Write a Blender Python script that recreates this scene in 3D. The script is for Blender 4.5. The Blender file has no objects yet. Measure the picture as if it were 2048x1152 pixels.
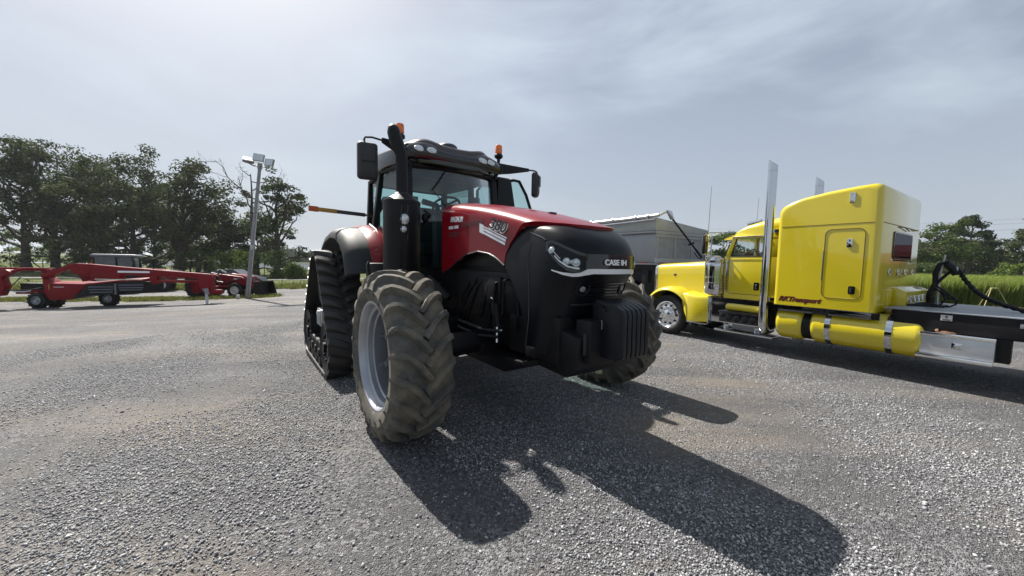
import bpy, bmesh, math, random
import numpy as np
from mathutils import Vector, Matrix
random.seed(7)
S = bpy.context.scene
COL = S.collection
R_ = math.radians
# ------------------------------------------------------------------ camera
cd = bpy.data.cameras.new("camera"); cam = bpy.data.objects.new("camera", cd); COL.objects.link(cam)
cd.sensor_width = 36.0; cd.lens = 36.0 * 744.0 / 2048.0; cd.clip_start = 0.05; cd.clip_end = 5000
_p, _r = R_(4.0), R_(1.2)
fw = Vector((0, math.cos(_p), -math.sin(_p))); rt = Vector((1, 0, 0)); up = rt.cross(fw)
r2 = rt * math.cos(_r) + up * math.sin(_r); u2 = up * math.cos(_r) - rt * math.sin(_r)
M3 = Matrix((r2, u2, -fw)).transposed()
cam.matrix_world = Matrix.Translation((0, 0, 1.65)) @ M3.to_4x4()
S.camera = cam
# ------------------------------------------------------------------ world, sun, exposure
SUN_AZ, SUN_EL = -42.0, 49.5
W = bpy.data.worlds.new("World"); S.world = W; W.use_nodes = True
nt = W.node_tree; nt.nodes.clear()
wo = nt.nodes.new("ShaderNodeOutputWorld"); bg = nt.nodes.new("ShaderNodeBackground")
sky = nt.nodes.new("ShaderNodeTexSky"); sky.sky_type = 'NISHITA'; sky.sun_disc = False
sky.sun_elevation = R_(SUN_EL); sky.sun_rotation = R_(SUN_AZ); sky.air_density = 1.0; sky.dust_density = 2.5; sky.ozone_density = 1.0
bg.inputs[1].default_value = 0.055
tc = nt.nodes.new("ShaderNodeTexCoord"); mp = nt.nodes.new("ShaderNodeMapping")
mp.inputs['Scale'].default_value = (0.8, 1.5, 2.4); mp.inputs['Rotation'].default_value = (0.3, 0.45, 0.6)
n1 = nt.nodes.new("ShaderNodeTexNoise"); n1.noise_dimensions = '4D'; n1.inputs['W'].default_value = 18.5; n1.inputs['Scale'].default_value = 1.7; n1.inputs['Detail'].default_value = 7; n1.inputs['Roughness'].default_value = 0.55; n1.inputs['Distortion'].default_value = 0.6
cr = nt.nodes.new("ShaderNodeValToRGB"); cr.color_ramp.elements[0].position = 0.43; cr.color_ramp.elements[1].position = 0.74
cr.color_ramp.elements[0].color = (0.0,) * 3 + (1,); cr.color_ramp.elements[1].color = (0.95,) * 3 + (1,)
mx = nt.nodes.new("ShaderNodeMixRGB"); mx.inputs[2].default_value = (7.3, 8.3, 9.1, 1)
mh = nt.nodes.new("ShaderNodeMixRGB"); mh.inputs[2].default_value = (4.9, 5.45, 6.25, 1)
sx = nt.nodes.new("ShaderNodeSeparateXYZ"); mr = nt.nodes.new("ShaderNodeMapRange")
mr.inputs[1].default_value = 0.0; mr.inputs[2].default_value = 0.5; mr.inputs[3].default_value = 0.9; mr.inputs[4].default_value = 0.42
L = nt.links.new
L(tc.outputs['Generated'], mp.inputs[0]); L(mp.outputs[0], n1.inputs[0]); L(n1.outputs[0], cr.inputs[0])
L(sky.outputs[0], mh.inputs[1]); L(tc.outputs['Generated'], sx.inputs[0]); L(sx.outputs[2], mr.inputs[0]); L(mr.outputs[0], mh.inputs[0])
ce = nt.nodes.new("ShaderNodeMapRange"); ce.inputs[1].default_value = 0.05; ce.inputs[2].default_value = 0.45; ce.inputs[3].default_value = 0.12; ce.inputs[4].default_value = 1.0
cm = nt.nodes.new("ShaderNodeMath"); cm.operation = 'MULTIPLY'
L(sx.outputs[2], ce.inputs[0]); L(ce.outputs[0], cm.inputs[0]); L(cr.outputs[0], cm.inputs[1])
L(mh.outputs[0], mx.inputs[1]); L(cm.outputs[0], mx.inputs[0]); L(mx.outputs[0], bg.inputs[0]); L(bg.outputs[0], wo.inputs[0])
sl = bpy.data.lights.new("sun", 'SUN'); sl.energy = 5.0; sl.angle = R_(0.6); sl.color = (1.0, 0.95, 0.87)
so = bpy.data.objects.new("sun", sl); COL.objects.link(so); so.location = (-30, 30, 60)
_a, _e = R_(SUN_AZ), R_(SUN_EL)
sd = Vector((math.sin(_a) * math.cos(_e), math.cos(_a) * math.cos(_e), math.sin(_e)))
so.rotation_euler = sd.to_track_quat('Z', 'Y').to_euler()
S.view_settings.view_transform = 'Standard'; S.view_settings.look = 'None'; S.view_settings.exposure = 0.95; S.view_settings.gamma = 1
S.cycles.max_bounces = 6; S.cycles.transparent_max_bounces = 12; S.cycles.use_denoising = True

# ------------------------------------------------------------------ materials
MATS = {}
def mat(name, col, rough=0.5, metal=0.0, var=0.12, scale=6.0, bump=0.0, bscale=60.0, coat=0.0, spec=0.5, dirt=None, dirt_amt=0.4, dirt_scale=3.0):
    m = bpy.data.materials.new(name); m.use_nodes = True; t = m.node_tree; b = t.nodes['Principled BSDF']
    b.inputs['Roughness'].default_value = rough; b.inputs['Metallic'].default_value = metal
    b.inputs['Coat Weight'].default_value = coat; b.inputs['Coat Roughness'].default_value = 0.04; b.inputs['Specular IOR Level'].default_value = spec
    co = t.nodes.new("ShaderNodeTexCoord"); n = t.nodes.new("ShaderNodeTexNoise"); n.inputs['Scale'].default_value = scale; n.inputs['Detail'].default_value = 6
    rp = t.nodes.new("ShaderNodeValToRGB"); rp.color_ramp.elements[0].position = 0.3; rp.color_ramp.elements[1].position = 0.7
    rp.color_ramp.elements[0].color = tuple(c * (1 - var) for c in col) + (1,); rp.color_ramp.elements[1].color = tuple(min(1, c * (1 + var)) for c in col) + (1,)
    t.links.new(co.outputs['Object'], n.inputs[0]); t.links.new(n.outputs[0], rp.inputs[0]); out = rp.outputs[0]
    if dirt:
        d = t.nodes.new("ShaderNodeTexNoise"); d.inputs['Scale'].default_value = dirt_scale; d.inputs['Detail'].default_value = 8; d.inputs['Roughness'].default_value = 0.65
        dr = t.nodes.new("ShaderNodeValToRGB"); dr.color_ramp.elements[0].position = 0.42; dr.color_ramp.elements[1].position = 0.68
        dr.color_ramp.elements[1].color = (dirt_amt,) * 3 + (1,)
        mxx = t.nodes.new("ShaderNodeMixRGB"); mxx.inputs[2].default_value = dirt + (1,)
        t.links.new(co.outputs['Object'], d.inputs[0]); t.links.new(d.outputs[0], dr.inputs[0]); t.links.new(dr.outputs[0], mxx.inputs[0]); t.links.new(out, mxx.inputs[1]); out = mxx.outputs[0]
    t.links.new(out, b.inputs['Base Color'])
    if bump:
        n2 = t.nodes.new("ShaderNodeTexNoise"); n2.inputs['Scale'].default_value = bscale; n2.inputs['Detail'].default_value = 4
        bp = t.nodes.new("ShaderNodeBump"); bp.inputs['Strength'].default_value = bump; bp.inputs['Distance'].default_value = 0.01
        t.links.new(co.outputs['Object'], n2.inputs[0]); t.links.new(n2.outputs[0], bp.inputs['Height']); t.links.new(bp.outputs[0], b.inputs['Normal'])
    MATS[name] = m; return m
red = mat('red_paint', (0.19, 0.002, 0.008), 0.32, 0, 0.06, 2, coat=0.35, spec=.15)
red2 = mat('red_implement_paint', (0.185, 0.002, 0.008), 0.45, 0, 0.12, 3, coat=0.08, spec=.18)
yel = mat('yellow_paint', (0.62, 0.50, 0.016), 0.25, 0, 0.03, 2, coat=1.0)
blk = mat('black_plastic', (0.006, 0.0065, 0.009), 0.45, 0, 0.2, 5, bump=0.05, bscale=180, spec=.25)
blkg = mat('black_gloss', (0.005, 0.005, 0.007), 0.2, 0, 0.1, 5, coat=0.6)
blkm = mat('black_steel', (0.005, 0.005, 0.007), 0.5, 0, 0.25, 8, spec=0.25, dirt=(0.03, 0.027, 0.024), dirt_amt=0.25)
dgrey = mat('dark_grey_plastic', (0.022, 0.023, 0.027), 0.5, 0, 0.12, 5, bump=0.05, bscale=120)
fend = mat('fender_plastic', (0.007, 0.008, 0.010), 0.62, 0, 0.1, 3, bump=0.04, bscale=150)
rub = mat('tyre_rubber', (0.078, 0.076, 0.070), 0.8, 0, 0.3, 7, bump=0.25, bscale=70, spec=.3, dirt=(0.21, 0.18, 0.13), dirt_amt=0.8, dirt_scale=5)
rubb = mat('black_tyre_rubber', (0.010, 0.010, 0.011), 0.7, 0, 0.2, 7, bump=0.15, bscale=80, spec=.3, dirt=(0.03, 0.027, 0.023), dirt_amt=0.3)
trkr = mat('track_rubber', (0.026, 0.025, 0.025), 0.45, 0, 0.2, 7, bump=0.15, bscale=90, dirt=(0.06, 0.053, 0.045), dirt_amt=0.35)
rims = mat('silver_rim', (0.36, 0.38, 0.42), 0.42, 0.75, 0.08, 4, dirt=(0.2, 0.17, 0.13), dirt_amt=0.3)
galv = mat('galvanised_steel', (0.42, 0.43, 0.44), 0.5, 0.8, 0.15, 10)
chrome = mat('chrome', (0.58, 0.595, 0.615), 0.06, 1.0, 0.02, 5)
alum = mat('aluminium', (0.60, 0.62, 0.65), 0.16, 1.0, 0.08, 4, bump=0.12, bscale=6)
white = mat('white_enamel', (0.50, 0.50, 0.49), 0.4, 0, 0.05)
silv = mat('silver_trim', (0.80, 0.83, 0.88), 0.3, 0.3, 0.05)
lampw = mat('lamp_lens', (0.62, 0.65, 0.66), 0.15, 0.5, 0.3, 40, bump=0.3, bscale=90)
orange = mat('orange_plastic', (0.45, 0.075, 0.01), 0.3, 0, 0.08)
amber = mat('amber_decal', (0.36, 0.2, 0.02), 0.45)
dred = mat('dark_red_decal', (0.13, 0.012, 0.012), 0.4)
brown = mat('brown_leather', (0.15, 0.075, 0.04), 0.8, 0, 0.25, 12, bump=0.3)
greyp = mat('grey_paint', (0.25, 0.268, 0.30), 0.4, 0, 0.05, 2, coat=0.3)
greyd = mat('dark_grey_paint', (0.105, 0.115, 0.14), 0.42, 0, 0.06, 2, coat=0.2)
tarp = mat('tarp', (0.30, 0.315, 0.325), 0.6, 0, 0.06, 3)
deckp = mat('deck_plate', (0.24, 0.26, 0.29), 0.5, 0.3, 0.12, 5, bump=0.3, bscale=30)
bark = mat('bark', (0.045, 0.036, 0.028), 0.9, 0, 0.4, 3, bump=0.8, bscale=12)
deadb = mat('dead_bark', (0.10, 0.088, 0.078), 0.9, 0, 0.3, 4, bump=0.5, bscale=14)
seatm = mat('seat_fabric', (0.015, 0.016, 0.02), 0.85, 0, 0.15, 20)
curt = mat('curtain_grey', (0.30, 0.31, 0.31), 0.8)
poles = mat('pole_metal', (0.25, 0.255, 0.265), 0.5, 0.5, 0.12, 4)
refl = mat('red_reflector', (0.30, 0.06, 0.03), 0.35)
wood = mat('weathered_wood', (0.20, 0.17, 0.14), 0.85, 0, 0.3, 6, bump=0.3)

def glassmat(name, tint, alpha_refl=0.12, fk=0.6):
    m = bpy.data.materials.new(name); m.use_nodes = True; t = m.node_tree; t.nodes.clear()
    o = t.nodes.new("ShaderNodeOutputMaterial"); tr = t.nodes.new("ShaderNodeBsdfTransparent"); gl = t.nodes.new("ShaderNodeBsdfGlossy")
    tr.inputs[0].default_value = tint + (1,); gl.inputs['Roughness'].default_value = 0.03
    lw = t.nodes.new("ShaderNodeLayerWeight"); lw.inputs[0].default_value = 0.35
    ma = t.nodes.new("ShaderNodeMath"); ma.operation = 'MULTIPLY_ADD'; ma.inputs[1].default_value = fk; ma.inputs[2].default_value = alpha_refl * 0.4
    cl = t.nodes.new("ShaderNodeClamp"); mxs = t.nodes.new("ShaderNodeMixShader")
    t.links.new(lw.outputs['Fresnel'], ma.inputs[0]); t.links.new(ma.outputs[0], cl.inputs[0]); t.links.new(cl.outputs[0], mxs.inputs[0])
    t.links.new(tr.outputs[0], mxs.inputs[1]); t.links.new(gl.outputs[0], mxs.inputs[2]); t.links.new(mxs.outputs[0], o.inputs[0])
    return m
glass = glassmat('tinted_glass', (0.60, 0.80, 0.78))
glassc = glassmat('clear_glass', (0.88, 0.93, 0.92), 0.1)
glassd = glassmat('dark_glass', (0.16, 0.18, 0.19), 0.2)
glasslens = glassmat('headlight_glass', (0.95, 0.97, 0.98), 0.0, 0.12)

mirrorglass = bpy.data.materials.new('dark_mirror_glass'); mirrorglass.use_nodes = True; _t = mirrorglass.node_tree; _t.nodes.clear()
_o = _t.nodes.new("ShaderNodeOutputMaterial"); _d = _t.nodes.new("ShaderNodeBsdfDiffuse"); _d.inputs[0].default_value = (.008, .008, .010, 1); _g = _t.nodes.new("ShaderNodeBsdfGlossy"); _g.inputs['Roughness'].default_value = .03; _g.inputs[0].default_value = (.9, .92, 1, 1)
_m = _t.nodes.new("ShaderNodeMixShader"); _m.inputs[0].default_value = .14; _t.links.new(_d.outputs[0], _m.inputs[1]); _t.links.new(_g.outputs[0], _m.inputs[2]); _t.links.new(_m.outputs[0], _o.inputs[0])
def leafmat(name, c1, c2, trans=0.4):
    m = bpy.data.materials.new(name); m.use_nodes = True; t = m.node_tree; t.nodes.clear()
    o = t.nodes.new("ShaderNodeOutputMaterial"); g = t.nodes.new("ShaderNodeNewGeometry"); co = t.nodes.new("ShaderNodeTexCoord")
    n = t.nodes.new("ShaderNodeTexNoise"); n.inputs['Scale'].default_value = 0.35; n.inputs['Detail'].default_value = 3
    rp = t.nodes.new("ShaderNodeValToRGB"); rp.color_ramp.elements[0].color = c1 + (1,); rp.color_ramp.elements[1].color = c2 + (1,)
    rp.color_ramp.elements[0].position = 0.25; rp.color_ramp.elements[1].position = 0.8
    ad = t.nodes.new("ShaderNodeMath"); ad.operation = 'MULTIPLY_ADD'; ad.inputs[1].default_value = 0.5
    ml = t.nodes.new("ShaderNodeMath"); ml.operation = 'MULTIPLY'; ml.inputs[1].default_value = 0.55
    t.links.new(co.outputs['Object'], n.inputs[0]); t.links.new(n.outputs[0], ml.inputs[0]); t.links.new(g.outputs['Random Per Island'], ad.inputs[0]); t.links.new(ml.outputs[0], ad.inputs[2]); t.links.new(ad.outputs[0], rp.inputs[0])
    d = t.nodes.new("ShaderNodeBsdfDiffuse"); tl = t.nodes.new("ShaderNodeBsdfTranslucent"); gl = t.nodes.new("ShaderNodeBsdfGlossy"); gl.inputs['Roughness'].default_value = 0.45; gl.inputs[0].default_value = (0.5, 0.5, 0.5, 1)
    mxs = t.nodes.new("ShaderNodeMixShader"); mxs.inputs[0].default_value = trans; m2 = t.nodes.new("ShaderNodeMixShader"); m2.inputs[0].default_value = 0.02
    t.links.new(rp.outputs[0], d.inputs[0]); t.links.new(rp.outputs[0], tl.inputs[0]); t.links.new(d.outputs[0], mxs.inputs[1]); t.links.new(tl.outputs[0], mxs.inputs[2])
    t.links.new(mxs.outputs[0], m2.inputs[1]); t.links.new(gl.outputs[0], m2.inputs[2]); t.links.new(m2.outputs[0], o.inputs[0])
    return m
leaf_oak = leafmat('oak_leaves', (0.022, 0.032, 0.012), (0.085, 0.105, 0.038), 0.35)
leaf_lt = leafmat('light_leaves', (0.07, 0.11, 0.02), (0.18, 0.24, 0.05), 0.5)
leaf_mid = leafmat('mid_leaves', (0.038, 0.062, 0.018), (0.11, 0.15, 0.045), 0.4)
leaf_con = leafmat('conifer_leaves', (0.018, 0.032, 0.016), (0.05, 0.075, 0.035), 0.2)
leaf_far = leafmat('far_leaves', (0.035, 0.05, 0.028), (0.07, 0.09, 0.045), 0.2)
crop_m = leafmat('crop_leaves', (0.17, 0.225, 0.04), (0.29, 0.335, 0.10), 0.55)
grass_m = leafmat('grass_blades', (0.07, 0.09, 0.018), (0.17, 0.18, 0.06), 0.5)

# ------------------------------------------------------------------ mesh builder
class MB:
    def __init__(s): s.v = []; s.f = []; s.m = []
    def add(s, vs, fs, m=0):
        o = len(s.v); s.v += [tuple(p) for p in vs]; s.f += [tuple(i + o for i in f) for f in fs]; s.m += [m] * len(fs); return s
    def box(s, c, d, m=0, rot=None, taper=1.0):
        x, y, z = (k / 2 for k in d); vs = []
        for dz in (-1, 1):
            k = taper if dz > 0 else 1.0
            for dx, dy in ((-1, -1), (1, -1), (1, 1), (-1, 1)): vs.append(Vector((dx * x * k, dy * y * k, dz * z)))
        if rot: 
            mt = Matrix.Rotation(rot[2], 3, 'Z') @ Matrix.Rotation(rot[1], 3, 'Y') @ Matrix.Rotation(rot[0], 3, 'X'); vs = [mt @ v for v in vs]
        vs = [v + Vector(c) for v in vs]
        return s.add(vs, [(3, 2, 1, 0), (4, 5, 6, 7), (0, 1, 5, 4), (1, 2, 6, 5), (2, 3, 7, 6), (3, 0, 4, 7)], m)
    def bb(s, x0, x1, y0, y1, z0, z1, m=0): return s.box(((x0 + x1) / 2, (y0 + y1) / 2, (z0 + z1) / 2), (abs(x1 - x0), abs(y1 - y0), abs(z1 - z0)), m)
    def tube(s, pts, r, n=10, m=0, caps=True, up=None):
        P = [Vector(p) for p in pts]; k = len(P); rr = r if isinstance(r, (list, tuple)) else [r] * k
        rings = []; prev = None
        for i in range(k):
            t = (P[min(i + 1, k - 1)] - P[max(i - 1, 0)]).normalized()
            if prev is None:
                a = Vector((0, 0, 1)) if abs(t.z) < 0.9 else Vector((1, 0, 0)); a = (a - t * a.dot(t)).normalized()
            else:
                a = prev - t * prev.dot(t); a = a.normalized() if a.length > 1e-6 else Vector((1, 0, 0))
            prev = a; b = t.cross(a)
            rings.append([P[i] + (a * math.cos(2 * math.pi * j / n) + b * math.sin(2 * math.pi * j / n)) * rr[i] for j in range(n)])
        return s.loft(rings, True, caps, m)
    def cyl(s, p0, p1, r0, r1=None, n=20, m=0, caps=True): return s.tube([p0, p1], [r0, r0 if r1 is None else r1], n, m, caps)
    def loft(s, rings, closed=True, caps=True, m=0):
        n = len(rings[0]); vs = [p for r in rings for p in r]; fs = []
        for i in range(len(rings) - 1):
            for j in range(n if closed else n - 1):
                a = i * n + j; b = i * n + (j + 1) % n; fs.append((a, b, b + n, a + n))
        if caps and closed: fs.append(tuple(range(n))[::-1]); fs.append(tuple(range((len(rings) - 1) * n, len(rings) * n)))
        return s.add(vs, fs, m)
    def grid(s, fn, nu, nv, m=0):
        vs = [fn(i / nu, j / nv) for i in range(nu + 1) for j in range(nv + 1)]
        fs = [(i * (nv + 1) + j, (i + 1) * (nv + 1) + j, (i + 1) * (nv + 1) + j + 1, i * (nv + 1) + j + 1) for i in range(nu) for j in range(nv)]
        return s.add(vs, fs, m)
    def lathe(s, prof, c=(0, 0, 0), axis='y', n=32, m=0, a0=0.0, a1=2 * math.pi):
        full = abs(a1 - a0 - 2 * math.pi) < 1e-6; k = n if full else n + 1; vs = []
        for i in range(k):
            a = a0 + (a1 - a0) * i / n
            for r, h in prof:
                p = (r * math.cos(a), h, r * math.sin(a)) if axis == 'y' else ((r * math.cos(a), r * math.sin(a), h) if axis == 'z' else (h, r * math.cos(a), r * math.sin(a)))
                vs.append((p[0] + c[0], p[1] + c[1], p[2] + c[2]))
        q = len(prof); fs = []
        for i in range(n):
            for j in range(q - 1):
                a = i * q + j; b = ((i + 1) % k) * q + j; fs.append((a, b, b + 1, a + 1))
        return s.add(vs, fs, m)
    def prism(s, poly, ax, a, b, m=0):
        """poly in the two other axes: ax 'y' -> (x,z), 'x' -> (y,z), 'z' -> (x,y)"""
        def P(u, v, w): return (u, w, v) if ax == 'y' else ((w, u, v) if ax == 'x' else (u, v, w))
        n = len(poly); vs = [P(u, v, a) for u, v in poly] + [P(u, v, b) for u, v in poly]
        fs = [tuple(range(n)), tuple(range(2 * n - 1, n - 1, -1))] + [(i, (i + 1) % n, n + (i + 1) % n, n + i) for i in range(n)]
        return s.add(vs, fs, m)
    def ell(s, c, r, nu=16, nv=10, m=0):
        prof = [(max(1e-4, math.sin(math.pi * j / nv)), -math.cos(math.pi * j / nv)) for j in range(nv + 1)]
        o = len(s.v); s.lathe(prof, (0, 0, 0), 'z', nu, m)
        s.v[o:] = [(c[0] + p[0] * r[0], c[1] + p[1] * r[1], c[2] + p[2] * r[2]) for p in s.v[o:]]; return s
    def mirror_y(s):
        n = len(s.v); s.v += [(x, -y, z) for x, y, z in s.v]; k = len(s.f)
        s.f += [tuple(i + n for i in f[::-1]) for f in s.f[:k]]; s.m += s.m[:k]; return s
    def xf(s, mtx): s.v = [tuple(mtx @ Vector(p)) for p in s.v]; return s
    def build(s, name, mats, parent=None, bevel=0.0, smooth=35, weld=True, seg=2):
        me = bpy.data.meshes.new(name); me.from_pydata(s.v, [], s.f)
        ms = mats if isinstance(mats, (list, tuple)) else [mats]
        for q in ms: me.materials.append(q)
        me.polygons.foreach_set('material_index', s.m)
        bm = bmesh.new(); bm.from_mesh(me)
        if weld: bmesh.ops.remove_doubles(bm, verts=bm.verts, dist=1e-5)
        bmesh.ops.recalc_face_normals(bm, faces=bm.faces)
        if bevel:
            ed = [e for e in bm.edges if len(e.link_faces) == 2 and e.calc_face_angle(0) > R_(32)]
            if ed:
                try: bmesh.ops.bevel(bm, geom=ed, offset=bevel, segments=seg, profile=0.6, affect='EDGES', clamp_overlap=True)
                except Exception: pass
        bm.to_mesh(me); bm.free()
        if smooth:
            me.polygons.foreach_set('use_smooth', [True] * len(me.polygons)); me.set_sharp_from_angle(angle=R_(smooth))
        o = bpy.data.objects.new(name, me); COL.objects.link(o)
        if parent: o.parent = parent
        return o
def empty(name, loc, rz, label, cat, group=None):
    o = bpy.data.objects.new(name, None); COL.objects.link(o); o.location = loc; o.rotation_euler = (0, 0, rz); o.empty_display_size = 0.3
    o['label'] = label; o['category'] = cat
    if group: o['group'] = group
    return o
def tag(o, label=None, cat=None, group=None, kind=None):
    for k, v in (('label', label), ('category', cat), ('group', group), ('kind', kind)):
        if v: o[k] = v
    return o
def lab(o, t): o['label'] = t; return o
def npmesh(name, v, q, mat_, parent=None, smooth=False):
    me = bpy.data.meshes.new(name); v = np.asarray(v, np.float32); q = np.asarray(q, np.int32)
    me.vertices.add(len(v)); me.vertices.foreach_set('co', v.ravel()); k = q.shape[1]
    me.loops.add(q.size); me.loops.foreach_set('vertex_index', q.ravel()); me.polygons.add(len(q))
    me.polygons.foreach_set('loop_start', np.arange(0, q.size, k, dtype=np.int32)); me.polygons.foreach_set('loop_total', np.full(len(q), k, np.int32))
    if smooth: me.polygons.foreach_set('use_smooth', np.ones(len(q), bool))
    me.materials.append(mat_); me.update(calc_edges=True); me.validate()
    o = bpy.data.objects.new(name, me); COL.objects.link(o)
    if parent: o.parent = parent
    return o
def text(name, s, size, mtx, m, parent, depth=0.002, bold=0.0, shear=0.0, width=None, align='CENTER'):
    c = bpy.data.curves.new(name, 'FONT'); c.body = s; c.size = size; c.extrude = depth; c.offset = bold; c.shear = shear; c.align_x = align; c.align_y = 'CENTER'
    t = bpy.data.objects.new(name, c); COL.objects.link(t)
    dg = bpy.context.evaluated_depsgraph_get(); dg.update()
    me = bpy.data.meshes.new_from_object(t.evaluated_get(dg)); bpy.data.objects.remove(t); bpy.data.curves.remove(c)
    if width:
        xs = [v.co.x for v in me.vertices]; k = width / (max(xs) - min(xs))
        for v in me.vertices: v.co.x *= k
    me.transform(mtx); me.materials.clear(); me.materials.append(m); me.name = name
    o = bpy.data.objects.new(name, me); COL.objects.link(o); o.parent = parent; return o
def basis(o, x, y):
    x = Vector(x).normalized(); y = Vector(y); y = (y - x * y.dot(x)).normalized(); z = x.cross(y)
    m = Matrix((x, y, z)).transposed().to_4x4(); return Matrix.Translation(o) @ m
def lerp(a, b, t): return a + (b - a) * t
def interp(x, xs, ys): return float(np.interp(x, xs, ys))
def rrect(u0, u1, v0, v1, r, n=4):
    P = []
    for cx, cy, a in ((u1 - r, v0 + r, -90), (u1 - r, v1 - r, 0), (u0 + r, v1 - r, 90), (u0 + r, v0 + r, 180)):
        for i in range(n + 1): t = R_(a + 90 * i / n); P.append((cx + r * math.cos(t), cy + r * math.sin(t)))
    return P

# ------------------------------------------------------------------ terrain
def gz(x, y=0):
    t = x + 1.5
    if t > 0: return 0.0
    u = -t; s = u * u / (u + 1.0)
    return -1.45 * math.tanh(0.053 * s / 1.45)
def ground_material():
    m = bpy.data.materials.new('crushed_stone'); m.use_nodes = True; t = m.node_tree; b = t.nodes['Principled BSDF']; LN = t.links.new
    co = t.nodes.new("ShaderNodeTexCoord")
    def N(tp, **k):
        n = t.nodes.new(tp)
        for a, v in k.items(): n.inputs[a].default_value = v
        return n
    def ramp(src, p0, c0, p1, c1):
        r = t.nodes.new("ShaderNodeValToRGB"); r.color_ramp.elements[0].position = p0; r.color_ramp.elements[1].position = p1
        r.color_ramp.elements[0].color = c0 + (1,); r.color_ramp.elements[1].color = c1 + (1,); LN(src, r.inputs[0]); return r
    v1 = t.nodes.new("ShaderNodeTexVoronoi"); v1.inputs['Scale'].default_value = 52; v1.inputs['Randomness'].default_value = 1.0
    v2 = t.nodes.new("ShaderNodeTexVoronoi"); v2.inputs['Scale'].default_value = 120
    nd = N("ShaderNodeTexNoise", Scale=9.0, Detail=3.0)
    ds = t.nodes.new("ShaderNodeMixRGB"); ds.blend_type = 'ADD'; ds.inputs[0].default_value = 0.02
    LN(co.outputs['Object'], nd.inputs[0]); LN(co.outputs['Object'], ds.inputs[1]); LN(nd.outputs[1], ds.inputs[2])
    LN(ds.outputs[0], v1.inputs[0]); LN(ds.outputs[0], v2.inputs[0])
    sp = t.nodes.new("ShaderNodeSeparateColor"); LN(v1.outputs['Color'], sp.inputs[0])
    sp2 = t.nodes.new("ShaderNodeSeparateColor"); LN(v2.outputs['Color'], sp2.inputs[0])
    stone = ramp(sp.outputs[0], 0.0, (0.062, 0.063, 0.068), 1.0, (0.275, 0.275, 0.283))
    fine = ramp(sp2.outputs[0], 0.0, (0.076, 0.076, 0.079), 1.0, (0.175, 0.174, 0.178))
    # where the coarse stone lies on top of fines
    nm = N("ShaderNodeTexNoise", Scale=0.9, Detail=5.0); LN(co.outputs['Object'], nm.inputs[0])
    cover = ramp(nm.outputs[0], 0.40, (0.15,) * 3, 0.60, (1,) * 3)
    thr = t.nodes.new("ShaderNodeMath"); thr.operation = 'LESS_THAN'; LN(sp.outputs[1], thr.inputs[0]); LN(cover.outputs[0], thr.inputs[1])
    mxa = t.nodes.new("ShaderNodeMixRGB"); LN(thr.outputs[0], mxa.inputs[0]); LN(fine.outputs[0], mxa.inputs[1]); LN(stone.outputs[0], mxa.inputs[2])
    # sandy dust patches, stretched along the traffic direction
    mpd = t.nodes.new("ShaderNodeMapping"); mpd.inputs['Rotation'].default_value = (0, 0, R_(35)); mpd.inputs['Scale'].default_value = (0.35, 1.0, 1.0)
    nd2 = N("ShaderNodeTexNoise", Scale=0.75, Detail=7.0, Roughness=0.62); LN(co.outputs['Object'], mpd.inputs[0]); LN(mpd.outputs[0], nd2.inputs[0])
    dust = ramp(nd2.outputs[0], 0.49, (0,) * 3, 0.66, (0.85,) * 3)
    mxb = t.nodes.new("ShaderNodeMixRGB"); mxb.inputs[2].default_value = (0.235, 0.208, 0.176, 1); LN(dust.outputs[0], mxb.inputs[0]); LN(mxa.outputs[0], mxb.inputs[1])
    # broad tone patches
    nb = N("ShaderNodeTexNoise", Scale=0.33, Detail=5.0, Roughness=0.6); LN(mpd.outputs[0], nb.inputs[0])
    tone = ramp(nb.outputs[0], 0.3, (0.66, 0.66, 0.69), 0.7, (1.25, 1.23, 1.2))
    mu = t.nodes.new("ShaderNodeMixRGB"); mu.blend_type = 'MULTIPLY'; mu.inputs[0].default_value = 1.0; LN(mxb.outputs[0], mu.inputs[1]); LN(tone.outputs[0], mu.inputs[2])
    mpt = t.nodes.new("ShaderNodeMapping"); mpt.inputs['Rotation'].default_value = (0, 0, R_(35)); mpt.inputs['Scale'].default_value = (0.035, 0.9, 1.0)
    nt_ = N("ShaderNodeTexNoise", Scale=1.3, Detail=4.0, Roughness=0.55); LN(co.outputs['Object'], mpt.inputs[0]); LN(mpt.outputs[0], nt_.inputs[0])
    ruts = ramp(nt_.outputs[0], 0.38, (0.78, 0.78, 0.79), 0.66, (1.2, 1.19, 1.17))
    mu2 = t.nodes.new("ShaderNodeMixRGB"); mu2.blend_type = 'MULTIPLY'; mu2.inputs[0].default_value = 1.0; LN(mu.outputs[0], mu2.inputs[1]); LN(ruts.outputs[0], mu2.inputs[2])
    LN(mu2.outputs[0], b.inputs['Base Color']); b.inputs['Roughness'].default_value = 0.75; b.inputs['Specular IOR Level'].default_value = 0.35
    inv = t.nodes.new("ShaderNodeMath"); inv.operation = 'MULTIPLY_ADD'; inv.inputs[1].default_value = -1.0; inv.inputs[2].default_value = 1.0; LN(v1.outputs['Distance'], inv.inputs[0])
    hm = t.nodes.new("ShaderNodeMath"); hm.operation = 'MULTIPLY'; LN(inv.outputs[0], hm.inputs[0]); LN(sp.outputs[2], hm.inputs[1])
    hm1 = t.nodes.new("ShaderNodeMath"); hm1.operation = 'MULTIPLY'; LN(hm.outputs[0], hm1.inputs[0]); LN(thr.outputs[0], hm1.inputs[1])
    hm2 = t.nodes.new("ShaderNodeMath"); hm2.operation = 'MULTIPLY_ADD'; hm2.inputs[1].default_value = -0.45; LN(v2.outputs['Distance'], hm2.inputs[0]); LN(hm1.outputs[0], hm2.inputs[2])
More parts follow.
